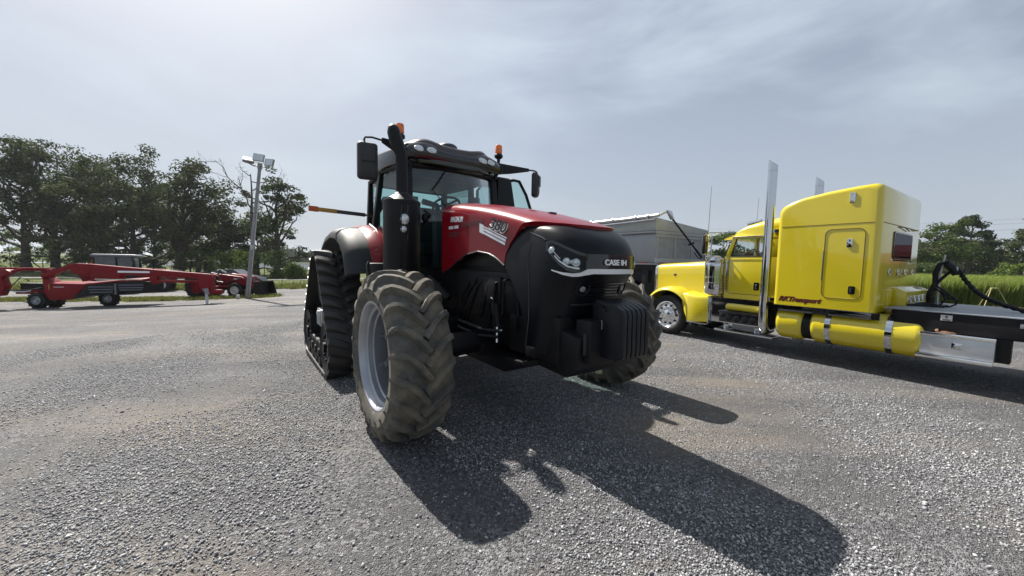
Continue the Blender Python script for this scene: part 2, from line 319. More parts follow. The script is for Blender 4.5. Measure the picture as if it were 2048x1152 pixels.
    bp = t.nodes.new("ShaderNodeBump"); bp.inputs['Strength'].default_value = 0.9; bp.inputs['Distance'].default_value = 0.04; LN(hm2.outputs[0], bp.inputs['Height']); LN(bp.outputs[0], b.inputs['Normal'])
    return m
def grass_ground(name, c1, c2, c3, sc=0.6):
    m = bpy.data.materials.new(name); m.use_nodes = True; t = m.node_tree; b = t.nodes['Principled BSDF']; LN = t.links.new
    co = t.nodes.new("ShaderNodeTexCoord"); a = t.nodes.new("ShaderNodeTexNoise"); a.inputs['Scale'].default_value = sc; a.inputs['Detail'].default_value = 8; a.inputs['Roughness'].default_value = 0.7
    f = t.nodes.new("ShaderNodeTexNoise"); f.inputs['Scale'].default_value = 14; f.inputs['Detail'].default_value = 6
    r = t.nodes.new("ShaderNodeValToRGB"); e = r.color_ramp.elements; e[0].position = 0.3; e[0].color = c1 + (1,); e[1].position = 0.7; e[1].color = c3 + (1,); k = e.new(0.5); k.color = c2 + (1,)
    r2_ = t.nodes.new("ShaderNodeValToRGB"); r2_.color_ramp.elements[0].color = (0.6,) * 3 + (1,); r2_.color_ramp.elements[1].color = (1.35,) * 3 + (1,); r2_.color_ramp.elements[0].position = .3; r2_.color_ramp.elements[1].position = .7
    mu = t.nodes.new("ShaderNodeMixRGB"); mu.blend_type = 'MULTIPLY'; mu.inputs[0].default_value = 1
    LN(co.outputs['Object'], a.inputs[0]); LN(co.outputs['Object'], f.inputs[0]); LN(a.outputs[0], r.inputs[0]); LN(f.outputs[0], r2_.inputs[0]); LN(r.outputs[0], mu.inputs[1]); LN(r2_.outputs[0], mu.inputs[2]); LN(mu.outputs[0], b.inputs['Base Color'])
    b.inputs['Roughness'].default_value = 0.9; b.inputs['Specular IOR Level'].default_value = 0.1
    bp = t.nodes.new("ShaderNodeBump"); bp.inputs['Distance'].default_value = 0.05; bp.inputs['Strength'].default_value = 0.7; LN(f.outputs[0], bp.inputs['Height']); LN(bp.outputs[0], b.inputs['Normal'])
    return m
lawn_m = grass_ground('meadow_grass', (0.040, 0.058, 0.014), (0.068, 0.088, 0.022), (0.105, 0.105, 0.045))
def axis_pts(lo, hi, d0):
    P = [0.0]; d = d0
    while P[-1] < hi: P.append(P[-1] + d); d *= 1.12
    Q = [0.0]; d = d0
    while Q[-1] > lo: Q.append(Q[-1] - d); d *= 1.12
    return sorted(set(Q + P))
xs = axis_pts(-2500, 2500, 1.0); ys = axis_pts(-2500, 2500, 1.0)
v = [(x, y, gz(x, y) - 0.07) for x in xs for y in ys]; ny = len(ys)
q = [(i * ny + j, (i + 1) * ny + j, (i + 1) * ny + j + 1, i * ny + j + 1) for i in range(len(xs) - 1) for j in range(ny - 1)]
tag(npmesh('ground', v, q, lawn_m, smooth=True), kind='structure')
GX = [-90, -50, -28, -16, -6, 4, 8, 12, 16, 20, 26, 60]; GY = [27, 26.5, 27.3, 27.6, 30, 31, 25, 17.5, 15.4, 14.6, 13.6, 12.0]
def gmax(x): return interp(x, GX, GY) + 0.35 * math.sin(x * 1.7) + 0.22 * math.sin(x * 4.1 + 1)
xs = [x for x in axis_pts(-90, 60, 0.4) if -90 <= x <= 60]; v = []; NJ = 60
for x in xs:
    y1 = gmax(x)
    for j in range(NJ + 1): y = -14 + (y1 + 14) * j / NJ; v.append((x, y, gz(x, y)))
q = [(i * (NJ + 1) + j, (i + 1) * (NJ + 1) + j, (i + 1) * (NJ + 1) + j + 1, i * (NJ + 1) + j + 1) for i in range(len(xs) - 1) for j in range(NJ)]
tag(npmesh('gravel_yard', v, q, ground_material(), smooth=True), kind='structure')

# ================================================================== tractor with rear tracks
T = empty('tractor', (0.145, 4.07, 0), R_(-54), 'dark red row crop tractor with rear tracks and black nose', 'tractor')
def bar_on(mb, surf, path, wb, wt, hs, m=0):
    """a rubber bar following path [(s, y)] on surf(s, y, h)"""
    rings = []
    for i, (s, y) in enumerate(path):
        a = path[max(0, i - 1)]; b = path[min(len(path) - 1, i + 1)]
        ds, dy = b[0] - a[0], b[1] - a[1]; l = math.hypot(ds, dy); ps, py = -dy / l, ds / l
        w0 = (wb[i] if isinstance(wb, list) else wb) / 2; w1 = (wt[i] if isinstance(wt, list) else wt) / 2; h = hs[i] if isinstance(hs, list) else hs
        rings.append([surf(s + ps * w0, y + py * w0, -0.012), surf(s + ps * w1 * 1.06, y + py * w1 * 1.06, h * 0.82), surf(s + ps * w1 * .8, y + py * w1 * .8, h), surf(s - ps * w1 * .8, y - py * w1 * .8, h), surf(s - ps * w1 * 1.06, y - py * w1 * 1.06, h * 0.82), surf(s - ps * w0, y - py * w0, -0.012)])
    mb.loft(rings, True, True, m)
def make_ag_wheel(name, R, Wd, rr, nl, side):
    w = bpy.data.objects.new(name, None); COL.objects.link(w)
    h = 0.060; Rc = R - h; hw = Wd / 2
    prof = [(rr - 0.01, -0.38 * Wd), (rr + 0.02, -0.44 * Wd), (rr + 0.07, -0.49 * Wd), (rr + 0.14, -0.505 * Wd), (Rc - 0.10, -0.49 * Wd), (Rc - 0.055, -0.455 * Wd), (Rc - 0.022, -0.37 * Wd), (Rc - 0.006, -0.2 * Wd), (Rc, 0)]
    prof = prof + [(a, -b) for a, b in prof[-2::-1]]
    mb = MB().lathe(prof, n=96)
    ys = [p[1] for p in prof]; rs = [p[0] for p in prof]
    yy = [-.5 * Wd, -.49 * Wd, -.455 * Wd, -.37 * Wd, -.2 * Wd, 0]; rr_ = [Rc - .16, Rc - .10, Rc - .055, Rc - .022, Rc - .006, Rc]
    def surf(s, y, hh):
        ay = min(abs(y), .5 * Wd); r = float(np.interp(-ay, yy, rr_))
        # outward direction leans sideways on the shoulder
        k = min(1.0, max(0.0, (ay / Wd - .40) / .1)) * 0.75
        a = s / Rc; r2 = r + hh * math.cos(k * 1.2); y2 = y + math.copysign(hh * math.sin(k * 1.2) * .5, y)
        return (r2 * math.cos(a), y2, r2 * math.sin(a))
    pitch = 2 * math.pi * Rc / nl
    for sg in (-1, 1):
        for k in range(nl):
            s0 = k * pitch + (pitch / 2 if sg > 0 else 0); path = []
            for f, ad in ((-.03, 0), (.05, .045), (.14, .10), (.24, .145), (.34, .18), (.42, .197), (.47, .203), (.495, .206)):
                path.append((s0 + ad * 1.05, sg * f * Wd))
            bar_on(mb, surf, path, [.074, .078, .078, .076, .074, .076, .085, .09], [.038, .042, .042, .042, .042, .046, .042, .03], [h * .85, h, h, h, h, h * .95, h * .62, .012])
    mb.build('tyre', rub, w, smooth=30, weld=False)
    o = side  # outward sign
    pr = [(rr + .012, .40 * Wd), (rr + .03, .425 * Wd), (rr + .025, .445 * Wd), (rr + .004, .44 * Wd), (rr - .012, .40 * Wd), (rr - .022, .33 * Wd), (rr - .05, .30 * Wd), (rr - .055, .22 * Wd), (rr - .075, .20 * Wd), (rr - .08, -.05 * Wd), (rr - .075, -.12 * Wd)]
    m2 = MB().lathe([(a, b * o) for a, b in pr], n=64)
    m2.lathe([(rr - .0, -.44 * Wd * o), (rr - .07, -.3 * Wd * o), (rr - .075, -.12 * Wd * o)], n=64)
    m2.build('rim', rims, w, smooth=30)
    m3 = MB().lathe([(rr - .075, -.06 * Wd * o), (rr - .11, -.10 * Wd * o), (.24, -.13 * Wd * o), (.22, -.09 * Wd * o), (.17, -.09 * Wd * o), (.16, .02 * Wd * o), (.11, .06 * Wd * o), (.002, .06 * Wd * o)], n=40)
    m3.build('wheel_disc', dgrey, w, smooth=30)
    m4 = MB()
    for k in range(8):
        a = k * math.pi / 4; c = (math.cos(a), math.sin(a))
        m4.bb(-.028, .028, -.02, .02, -.02, .03)
        n0 = len(m4.v) - 8
        for i in range(n0, n0 + 8):
            x, y, z = m4.v[i]; r_ = rr - .10 + z; m4.v[i] = (r_ * c[0] - x * c[1], y - .01 * o, r_ * c[1] + x * c[0])
        m4.cyl(((rr - .1) * c[0], -.02 * o, (rr - .1) * c[1]), ((rr - .1) * c[0], .06 * o, (rr - .1) * c[1]), .012, n=8)
    for k in range(10):
        a = k * math.pi / 5; m4.cyl((.195 * math.cos(a), -.09 * Wd * o, .195 * math.sin(a)), (.195 * math.cos(a), -.03 * Wd * o, .195 * math.sin(a)), .014, n=6)
    m4.build('rim_lug', galv, w)
    return w
for sg in (-1, 1):
    w = make_ag_wheel('front_wheel', 0.785, 0.52, 0.475, 22, sg); w.parent = T; w.location = (-0.2, 1.60 if sg > 0 else -1.345, 0.775); w.rotation_euler = (0, R_(11 + 40 * sg), 0)

# --- rear tracks
def track_path():
    C = [((-2.50, .395), .36), ((-3.28, 1.30), .385), ((-4.08, .395), .36)]     # front idler, drive wheel, rear idler
    order = [0, 1, 2]; P = []
    segs = []
    for i in range(3):
        (c0, r0), (c1, r1) = C[order[i]], C[order[(i + 1) % 3]]
        d = (c1[0] - c0[0], c1[1] - c0[1]); l = math.hypot(*d); base = math.atan2(d[1], d[0]); off = math.acos((r0 - r1) / l)
        a = base - off; segs.append((a, (c0[0] + r0 * math.cos(a), c0[1] + r0 * math.sin(a)), (c1[0] + r1 * math.cos(a), c1[1] + r1 * math.sin(a))))
    for i in range(3):
        (c1, r1) = C[order[(i + 1) % 3]]; a0 = segs[i][0]; a1 = segs[(i + 1) % 3][0]
        p, qq = segs[i][1], segs[i][2]
        for k in range(12): P.append((lerp(p[0], qq[0], k / 12), lerp(p[1], qq[1], k / 12)))
        da = (a1 - a0) % (2 * math.pi)
        for k in range(14): a = a0 + da * k / 14; P.append((c1[0] + r1 * math.cos(a), c1[1] + r1 * math.sin(a)))
    return P, C
TP, TC = track_path()
_tp = np.array(TP + [TP[0]]); _tl = np.concatenate([[0], np.cumsum(np.hypot(*np.diff(_tp, axis=0).T))]); TLEN = float(_tl[-1])
def tpt(s):
    s = s % TLEN; x = float(np.interp(s, _tl, _tp[:, 0])); z = float(np.interp(s, _tl, _tp[:, 1]))
    e = .03; x2 = float(np.interp((s + e) % TLEN, _tl, _tp[:, 0])); z2 = float(np.interp((s + e) % TLEN, _tl, _tp[:, 1]))
    x1 = float(np.interp((s - e) % TLEN, _tl, _tp[:, 0])); z1 = float(np.interp((s - e) % TLEN, _tl, _tp[:, 1]))
    dx, dz = x2 - x1, z2 - z1; l = math.hypot(dx, dz) or 1; return x, z, dz / l, -dx / l
def make_track(sg):
    t = bpy.data.objects.new('rear_track', None); COL.objects.link(t); t.parent = T
    yc = 1.335 * sg; hw = .285
    mb = MB(); NS = 120; rings = []
    for i in range(NS):
        x, z, nx, nz = tpt(TLEN * i / NS)
        rings.append([(x + nx * .035, yc - hw, z + nz * .035), (x + nx * .035, yc + hw, z + nz * .035), (x, yc + hw, z), (x, yc - hw, z)])
    rings.append(rings[0]); mb.loft(rings, True, False)
    def surf(s, y, h): x, z, nx, nz = tpt(s); return (x + nx * (.035 + h), yc + y, z + nz * (.035 + h))
    n = 32; p = TLEN / n
    for k in range(n):
        for e in (-1, 1):
            s0 = k * p + (p / 2 if e > 0 else 0)
            path = [(s0 + d, e * f * hw) for f, d in ((.08, 0), (.25, .022), (.5, .05), (.75, .072), (.985, .088))]
            bar_on(mb, surf, path, .105, .072, [.048, .060, .060, .060, .055])
    for k in range(n):   # guide lugs on the inside
        x, z, nx, nz = tpt(k * p); mb.box((x - nx * .045, yc, z - nz * .045), (.06, .07, .09), rot=(0, math.atan2(nx, nz), 0))
    mb.build('rubber_belt', trkr, t, smooth=40, weld=False)
    for i, (c, r) in enumerate(TC):
        for yo in ((-.20, .20) if i != 1 else (-.10, .10)):
            q = MB(); r_ = r - .005
            q.lathe([(r_ * .45, -.03), (r_ * .62, -.035), (r_ * .84, -.05), (r_ - .02, -.07), (r_, -.065), (r_, .065), (r_ - .02, .07), (r_ * .84, .05), (r_ * .62, .035), (r_ * .45, .03), (.002, .035)], (c[0], yc + yo, c[1]), 'y', 40)
            q.lathe([(.002, -.035), (r_ * .45, -.03)], (c[0], yc + yo, c[1]), 'y', 40)
            for k in range(8):
                a = k * math.pi / 4; q.cyl((c[0] + .5 * r_ * math.cos(a), yc + yo - .06, c[1] + .5 * r_ * math.sin(a)), (c[0] + .5 * r_ * math.cos(a), yc + yo + .06, c[1] + .5 * r_ * math.sin(a)), .022, n=6)
            q.cyl((c[0], yc + yo - .085, c[1]), (c[0], yc + yo + .085, c[1]), .075, n=14)
            q.build('drive_wheel' if i == 1 else 'idler_wheel', blkm, t, smooth=30)
    for x in (-2.97, -3.29, -3.61):
        q = MB().lathe([(.002, -.28), (.06, -.28), (.07, -.26), (.12, -.255), (.165, -.27), (.175, -.26), (.175, -.06), (.165, -.05), (.05, -.05), (.05, .05), (.165, .05), (.175, .06), (.175, .26), (.165, .27), (.12, .255), (.07, .26), (.06, .28), (.002, .28)], (x, yc, .225), 'y', 28)
        q.build('road_wheel', blkm, t, smooth=30)
    f = MB()
    f.prism([(-2.55, .32), (-2.72, .62), (-3.0, .78), (-3.55, .78), (-3.85, .62), (-4.03, .32), (-3.8, .30), (-3.6, .44), (-2.95, .44), (-2.75, .30)], 'y', yc - .045, yc + .045)
    f.prism([(-3.1, .7), (-3.16, 1.05), (-3.4, 1.05), (-3.46, .7)], 'y', yc - .06 - .2 * sg, yc + .06 - .2 * sg)
    f.cyl((-3.28, yc - .33 * sg, 1.30), (-3.28, yc + .02 * sg, 1.30), .17, n=24)
    f.tube([(-2.72, yc + .1 * sg, .72), (-2.75, yc + .12 * sg, .5), (-2.66, yc + .13 * sg, .40)], .05, n=8)
    f.build('undercarriage_frame', blkm, t, bevel=.008)
    b = MB().bb(-2.86, -3.26, yc + .17 * sg, yc + .235 * sg, .62, .88)
    b.cyl((-3.0, yc + .235 * sg, .66), (-3.0, yc + .235 * sg, .86), .045, n=14)
    b.cyl((-3.16, yc + .19 * sg, .80), (-3.16, yc + .26 * sg, .80), .03, n=10); b.cyl((-2.92, yc + .19 * sg, .68), (-2.92, yc + .26 * sg, .68), .02, n=10)
    b.build('tension_bracket', galv, t, bevel=.012)
for sg in (-1, 1): make_track(sg)

# --- hood
HX = [-1.05, -.7, -.3, 0, .3, .6, .85, 1.04]
def hw_(x): return interp(x, HX, [.50, .50, .49, .485, .48, .47, .455, .435])
def ht_(x): return interp(x, HX, [2.375, 2.345, 2.285, 2.23, 2.165, 2.09, 2.025, 1.965])
def hb_(x): return interp(x, [-1.05, -1.0, -.80, -.62, -.45, -.2, .02, .15, .28, .4], [1.50, 1.50, 1.56, 1.65, 1.715, 1.75, 1.725, 1.68, 1.61, 1.50])
def hprof(x, s):
    """s 0..1 from the right lower edge over the top to the left lower edge"""
    w, t, b = hw_(x), ht_(x), hb_(x); h = .17; zc = t - h
    if s < .3: return (-w, lerp(b, zc, s / .3))
    if s > .7: return (w, lerp(b, zc, (1 - s) / .3))
    a = (s - .3) / .4 * math.pi; n = 2 / 3.0
    return (-w * math.copysign(abs(math.cos(a)) ** n, math.cos(a)), zc + h * abs(math.sin(a)) ** n)
def hxb(s):
    k = min(s, 1 - s)
    return interp(k, [0, .10, .2, .30, .34, .37, .40, .45, .5], [.27, .30, .37, .49, .56, .68, .86, .99, 1.03])
def hood_pt(u, s, off=0.0):
    x = lerp(-1.05, hxb(s), u); y, z = hprof(x, s)
    if off: 
        a = Vector(hood_pt(u, min(1, s + .004))) - Vector(hood_pt(u, max(0, s - .004))); b = Vector(hood_pt(min(1, u + .004), s)) - Vector(hood_pt(max(0, u - .004), s))
        n = a.cross(b).normalized(); n = -n if n.y * y < 0 and abs(n.y) > .3 else n
        if abs(n.y) <= .3 and n.z < 0: n = -n
        return tuple(Vector((x, y, z)) + n * off)
    return (x, y, z)
hm = MB()
NU, NV = 44, 72
hm.grid(lambda u, v: hood_pt(u, v), NU, NV)
# lip: fold the front edge inwards so that the sheet has thickness
hm.grid(lambda u, v: tuple(Vector(hood_pt(1, v)) + Vector((-.004 * u, (-hood_pt(1, v)[1]) * .05 * u, -.035 * u if .3 < v < .7 else -.004 * u))), 1, NV)
hm.grid(lambda u, v: (-1.05, hprof(-1.05, v)[0] * (1 - .10 * u), lerp(hprof(-1.05, v)[1], hprof(-1.05, v)[1] - .05 * (1 if .2 < v < .8 else 0), u)), 1, NV)
hood = hm.build('hood', red, T, smooth=38)
ti = MB()   # arch trim along the wheel cut-out
for e in (-1, 1):
    ti.tube([(x, e * (hw_(x) + .001), hb_(x)) for x in np.linspace(-.98, .28, 22)], .012, n=6)
ti.build('arch_trim', blk, T)
cr_ = MB()
for e in (-1, 1): cr_.bb(-.98, -.5, e * .499, e * .507, 1.665, 1.675)
cr_.build('panel_seam', red, hood)

def hood_patch(mb, x0, x1, z0fn, z1fn, off, nx=10, nz=3, m=0, e=-1):
    """a decal on the hood side at y = -w, between two z curves"""
    def f(u, v):
        x = lerp(x0, x1, u); z = lerp(z0fn(x), z1fn(x), v); w, t = hw_(x), ht_(x); zc = t - .17; y = w
        if z > zc:
            k = min(1, (z - zc) / .17); y = w * max(0, (1 - k ** 3)) ** (1 / 3.0)
        return (x, e * (y + off), z)
    mb.grid(f, nx, nz, m)
dc = MB()
sl_ = lambda x: 2.033 - (x + .14) * .33
for e in (-1, 1):
    hood_patch(dc, -.14, .29, lambda x: sl_(x) - .085 - .0 * x, lambda x: sl_(x) - .06, .003, e=e)
    hood_patch(dc, -.14, .30, lambda x: sl_(x) - .050, lambda x: sl_(x) - .026, .003, e=e)
    hood_patch(dc, -.14, .315, lambda x: sl_(x) - .017, lambda x: sl_(x) - .004, .003, e=e)
    hood_patch(dc, -.17, -.09, lambda x: sl_(x) - .088, lambda x: sl_(x) + .004, .004, 3, 3, e=e)
dc.build('stripe_decal', silv, hood)
dk = MB()
for e in (-1, 1):
    hood_patch(dk, -.56, -.1, lambda x: 2.03, lambda x: 2.075, .0025, e=e)
    hood_patch(dk, -.86, -.62, lambda x: 1.93, lambda x: 1.985, .004, 4, 2, e=e)
dk.build('side_band', mat('maroon_band', (0.09, 0.006, 0.01), 0.4), hood)
vt = MB()
for e in (-1, 1):
    hood_patch(vt, -.86, -.74, lambda x: 2.02, lambda x: 2.055, .004, 4, 2, e=e); hood_patch(vt, -.72, -.62, lambda x: 2.02, lambda x: 2.055, .004, 4, 2, e=e)
vt.build('badge', silv, hood)
for e in (-1, 1):
    def side_m(x, z, lean=.0): 
        return basis((x, e * (hw_(x) + .006), z), (1 if e < 0 else -1, 0, -.26 if e < 0 else .26), (0, -e * lean, 1))
    text('model_number', '380', .155, side_m(.165, 2.0, .17), blk, hood, .004, .002, .12, .29)
    text('number_outline', '380', .158, basis((.165, e * (hw_(.165) + .002), 2.0), (1 if e < 0 else -1, 0, -.26 if e < 0 else .26), (0, -e * .17, 1)), MATS['bright_white2'] if 'bright_white2' in MATS else mat('bright_white2', (.92, .92, .93), .4), hood, .003, .0095, .12, .305)
    text('name_lettering', 'MAGNUM', .085, basis((-.66, e * .505, 2.12), (1 if e < 0 else -1, 0, -.06 if e < 0 else .06), (0, 0, 1)), silv, hood, .002, .002, .15, .30)
MB().bb(.36, .42, -.03, .05, ht_(.4) - .006, ht_(.4) + .012).build('hood_latch', blk, hood, bevel=.004)

# --- black nose
def nose_par(z):
    zs = [.86, 1.0, 1.2, 1.34, 1.45, 1.53, 1.57, 1.61, 1.70, 1.75, 1.80, 1.86, 1.91, 1.945, 1.965]
    xf = [.94, .98, 1.03, 1.07, 1.11, 1.17, 1.205, 1.215, 1.215, 1.21, 1.19, 1.14, 1.08, 1.02, .97]
    w = [.49, .50, .50, .49, .485, .48, .48, .478, .475, .47, .465, .455, .445, .43, .41]
    xr = interp(z, [.86, .95, 1.22, 1.48, 1.62, 1.68, 1.85, 1.965], [.68, .67, .60, .41, .27, .27, .36, .46])
    return interp(z, zs, xf), interp(z, zs, w), xr
def nose_pt(u, z, off=0.0):
    xf, w, xr = nose_par(z); x0 = min(.72, xf - .3); n = 2.7; A = .66
    if abs(u) <= A:
        a = abs(u) / A * math.pi / 2; x = x0 + (xf - x0) * max(0, math.cos(a)) ** (2 / n); y = w * math.sin(a) ** (2 / n)
    else:
        x = lerp(x0, xr, (abs(u) - A) / (1 - A)); y = w
    y = math.copysign(y, u) if u else 0.0
    if off:
        e = .003; p = Vector((x, y, z)); du = Vector(nose_pt(u + e, z)) - Vector(nose_pt(u - e, z)); dz = Vector(nose_pt(u, z + e)) - Vector(nose_pt(u, z - e))
        nn = du.cross(dz).normalized()
        if nn.dot(Vector((x - .3, y, 0))) < 0: nn = -nn
        return tuple(p + nn * off)
    return (x, y, z)
NZ = [.86, .93, 1.0, 1.08, 1.16, 1.24, 1.31, 1.37, 1.42, 1.47, 1.52, 1.56, 1.59, 1.62, 1.66, 1.70, 1.74, 1.78, 1.82, 1.86, 1.90, 1.93, 1.95, 1.965]
nm_ = MB(); us = [math.copysign(abs(k) ** 1.0, k) for k in np.linspace(-1, 1, 81)]
nm_.loft([[nose_pt(u, z) for u in us] for z in NZ], False, False)
top = [nose_pt(u, 1.965) for u in us]; nm_.add(top, [tuple(range(len(top)))])
def strip(mb, pts_z, off, th=.012, m=0):
    """conformal ribbon: list of (u, z_low, z_high)"""
    A = [nose_pt(u, a, off) for u, a, b in pts_z]; B = [nose_pt(u, b, off) for u, a, b in pts_z]
    A0 = [nose_pt(u, a, off - th) for u, a, b in pts_z]; B0 = [nose_pt(u, b, off - th) for u, a, b in pts_z]
    mb.loft([A0, A, B, B0], False, False, m)
nose = nm_.build('nose_cowl', mat('nose_plastic', (0.004, 0.0046, 0.0075), 0.38, 0, 0.1, 4, spec=0.22), T, smooth=50)
def u_at(y, z):
    lo, hi = 0, .66
    for _ in range(40):
        md = (lo + hi) / 2
        if nose_pt(md, z)[1] < abs(y): lo = md
        else: hi = md
    return math.copysign(lo, y)
# logo panel, chrome bar
pn = MB(); uL = .235
strip(pn, [(u, 1.605, 1.725) for u in np.linspace(-uL, uL, 21)], .004)
pn.build('logo_panel', blkg, nose)
text('maker_lettering', 'CASE IH', .062, basis((1.2235, -.015, 1.66), (0, 1, 0), (.0, 0, 1)), mat('bright_white', (.82, .82, .82), .4), nose, .003, .0018, 0, .27)
ch = MB(); Z = []
for u in np.linspace(-.52, .52, 53):
    a = abs(u); zc = interp(a, [0, .17, .225, .27, .33, .42, .50, .52], [1.590, 1.590, 1.584, 1.564, 1.558, 1.567, 1.585, 1.592]); hh = interp(a, [0, .17, .22, .27, .40, .52], [.019, .019, .022, .014, .009, .003])
    Z.append((u, zc - hh, zc + hh))
strip(ch, Z, .010, .012); ch.build('chrome_bar', silv, nose)
for e in (-1, 1):
    hl = bpy.data.objects.new('headlight', None); COL.objects.link(hl); hl.parent = T
    def hpoly(k, lo, hi):  # outline as two z curves over u
        us_ = np.linspace(lo, hi, 19); return us_
    ub = [.235, .28, .33, .39, .46, .53, .56]
    SH = -.055
    zl = [1.597, 1.597, 1.600, 1.612, 1.655, 1.725, 1.765]; zh = [1.700, 1.712, 1.728, 1.752, 1.785, 1.812, 1.800]
    uu = np.linspace(.235, .56, 25)
    bz = MB(); strip(bz, [(e * u, interp(u, ub, zl) - .022, interp(u, ub, zh) + .024) for u in np.linspace(.22, .578, 25)], .006, .02); bz.build('lamp_surround', blkg, hl)
    rf = MB(); strip(rf, [(e * u, interp(u, ub, zl), interp(u, ub, zh)) for u in uu], .0085, .003); rf.build('reflector_housing', blk, hl)
    for (u, z, r) in ((.53, 1.755, .030), (.40, 1.665, .030), (.32, 1.655, .034), (.36, 1.66, .018)):
        p = nose_pt(e * u, z, .006); q = nose_pt(e * u, z, .03); d = (Vector(q) - Vector(p)).normalized()
        b = MB().lathe([(r, 0), (r * .95, .006), (r * .8, .003), (r * .5, .010), (.001, .014)], (0, 0, 0), 'z', 20); b.xf(Matrix.Translation(p) @ d.to_track_quat('Z', 'Y').to_matrix().to_4x4()); b.build('lamp', lampw, hl)
    dr_ = MB(); strip(dr_, [(e * u, interp(u, ub, zl) + .006, interp(u, ub, zl) + .018) for u in np.linspace(.29, .50, 19)], .012, .004)
    strip(dr_, [(e * u, interp(u, ub, zl) + .032, interp(u, ub, zl) + .038) for u in np.linspace(.45, .51, 7)], .012, .004); dr_.build('light_strip', MATS['bright_white'], hl)
    ln = MB(); strip(ln, [(e * u, interp(u, ub, zl) + .002, interp(u, ub, zh) - .002) for u in uu], .022, .001); ln.build('lens', glasslens, hl)
    # fog lamp in its hooded recess
    uf = u_at(.25, 1.44) * e; p = Vector(nose_pt(uf, 1.44, .0)); q = Vector(nose_pt(uf, 1.44, .03)); d = (q - p).normalized()
    fg = MB().lathe([(.066, -.005), (.068, .008), (.058, .012), (.05, .0), (.001, -.002)], (0, 0, 0), 'z', 24); fg.xf(Matrix.Translation(p) @ d.to_track_quat('Z', 'Y').to_matrix().to_4x4()); fo = fg.build('fog_lamp', blk, T)
    f2 = MB().lathe([(.028, .0), (.024, .010), (.001, .015)], (0, 0, 0), 'z', 18); f2.xf(Matrix.Translation(p) @ d.to_track_quat('Z', 'Y').to_matrix().to_4x4()); f2.build('lens', mat('dim_lens', (.25, .26, .27), .2, .3, .3, 40) if 'dim_lens' not in MATS else MATS['dim_lens'], fo)
cz = MB()
for e in (-1, 1): cz.tube([nose_pt(e * u, z, .001) for u, z in ((.93, 1.955), (.80, 1.925), (.70, 1.895), (.62, 1.862), (.585, 1.838))], .006, 6)
cz.build('nose_crease', blkg, nose)
vs_ = MB()
for k in range(5): strip(vs_, [(u, 1.375 + k * .026, 1.387 + k * .026) for u in np.linspace(-.17, .17, 11)], .005, .01)
vs_.build('intake_slats', blkg, nose)
sq = MB()
for e in (-1, 1): sq.tube([nose_pt(e * .72, z, .0005) for z in np.linspace(.9, 1.84, 16)], .0035, 5)
sq.build('cowl_seam', blkg, nose)
gr = MB()
strip(gr, [(u, 1.302, 1.312) for u in np.linspace(-.25, .25, 15)], .012, .02); gr.build('lower_trim', dgrey, nose)

# --- frame, engine bay, axle
fr = MB()
fr.bb(-1.3, .85, -.33, .33, .78, 1.66); fr.bb(-1.0, .62, -.40, .40, 1.5, 1.93); fr.bb(-1.25, .55, -.40, .40, 1.05, 1.62); fr.bb(-3.6, -1.2, -.38, .38, .62, 1.35)
fr.bb(-2.0, -.7, -.62, -.35, .62, .98); fr.bb(-2.0, -.7, .35, .62, .62, .98); fr.bb(.3, 1.0, -.42, .42, .80, 1.2)
fr.bb(-.75, .6, -.43, -.36, 1.15, 1.55); fr.bb(-.15, .2, -.47, -.38, 1.22, 1.5)
fr.build('engine_frame', blkm, T, bevel=.02)
ax_ = MB().tube([(-.2, -1.15, .76), (-.2, -.55, .80), (-.2, 0, .82), (-.2, .55, .80), (-.2, 1.15, .76)], [.13, .12, .17, .12, .13], 14)
ax_.cyl((-.2, 1.1, .78), (-.2, 1.5, .78), .13, n=14); ax_.bb(-.34, -.06, -.52, .52, .66, .80); ax_.cyl((-.2, -1.12, .6), (-.2, -1.12, .98), .09, n=14); ax_.cyl((-.2, 1.12, .6), (-.2, 1.12, .98), .09, n=14)
ax_.tube([(-.42, -1.05, .78), (-.42, 1.05, .78)], .03, 10); ax_.build('front_axle', blkm, T, bevel=.01)
ud = MB().prism([(-.75, .60), (.35, .60), (.62, .72), (.62, .76), (-.75, .66)], 'y', -.5, .5); ud.build('belly_guard', blkm, T, bevel=.01)
cy = MB().cyl((.18, -.47, 1.00), (.12, -.46, 1.23), .045, n=14); cy.cyl((.10, -.46, 1.22), (.09, -.46, 1.27), .03, n=10); cy.build('suspension_cylinder', blkm, T)
cy = MB().cyl((.19, -.49, 1.01), (.205, -.50, .86), .024, n=12); cy.tube([(.03, -.475, 1.27), (.07, -.48, 1.285), (.105, -.475, 1.27), (.11, -.47, 1.20)], .013, 8); cy.cyl((.11, -.47, 1.20), (.11, -.47, 1.17), .022, n=10); cy.build('cylinder_rod', chrome, T)
hs = MB()
for k in range(7):
    y = -.42 - .02 * (k % 3); hs.tube([(-.9 + .22 * k, y, 1.0 + .05 * (k % 2)), (-.7 + .2 * k, y - .05, 1.15), (-.5 + .16 * k, y - .04, 1.32 + .03 * k), (-.45 + .15 * k, y + .02, 1.48)], .014, 7)
hs.tube([(-.6, -.5, .90), (-.1, -.52, .88), (.25, -.5, .92)], .02, 8); hs.tube([(-.55, -.52, .98), (0, -.54, .96), (.3, -.5, .98)], .018, 8)
hs.build('hydraulic_hose', blk, T)
pl = MB().prism([(.72, .74), (1.08, .72), (1.18, .80), (1.20, 1.06), (.98, 1.10), (.72, .94)], 'y', -.40, .40); pl.bb(1.1, 1.26, -.33, .33, .86, 1.2); pl.bb(.66, .78, -.5, .5, .82, .92); pl.build('front_support', blkm, T, bevel=.012)
MB().bb(1.21, 1.225, -.36, -.19, .93, 1.10).build('bracket_plate', dgrey, T, bevel=.004)
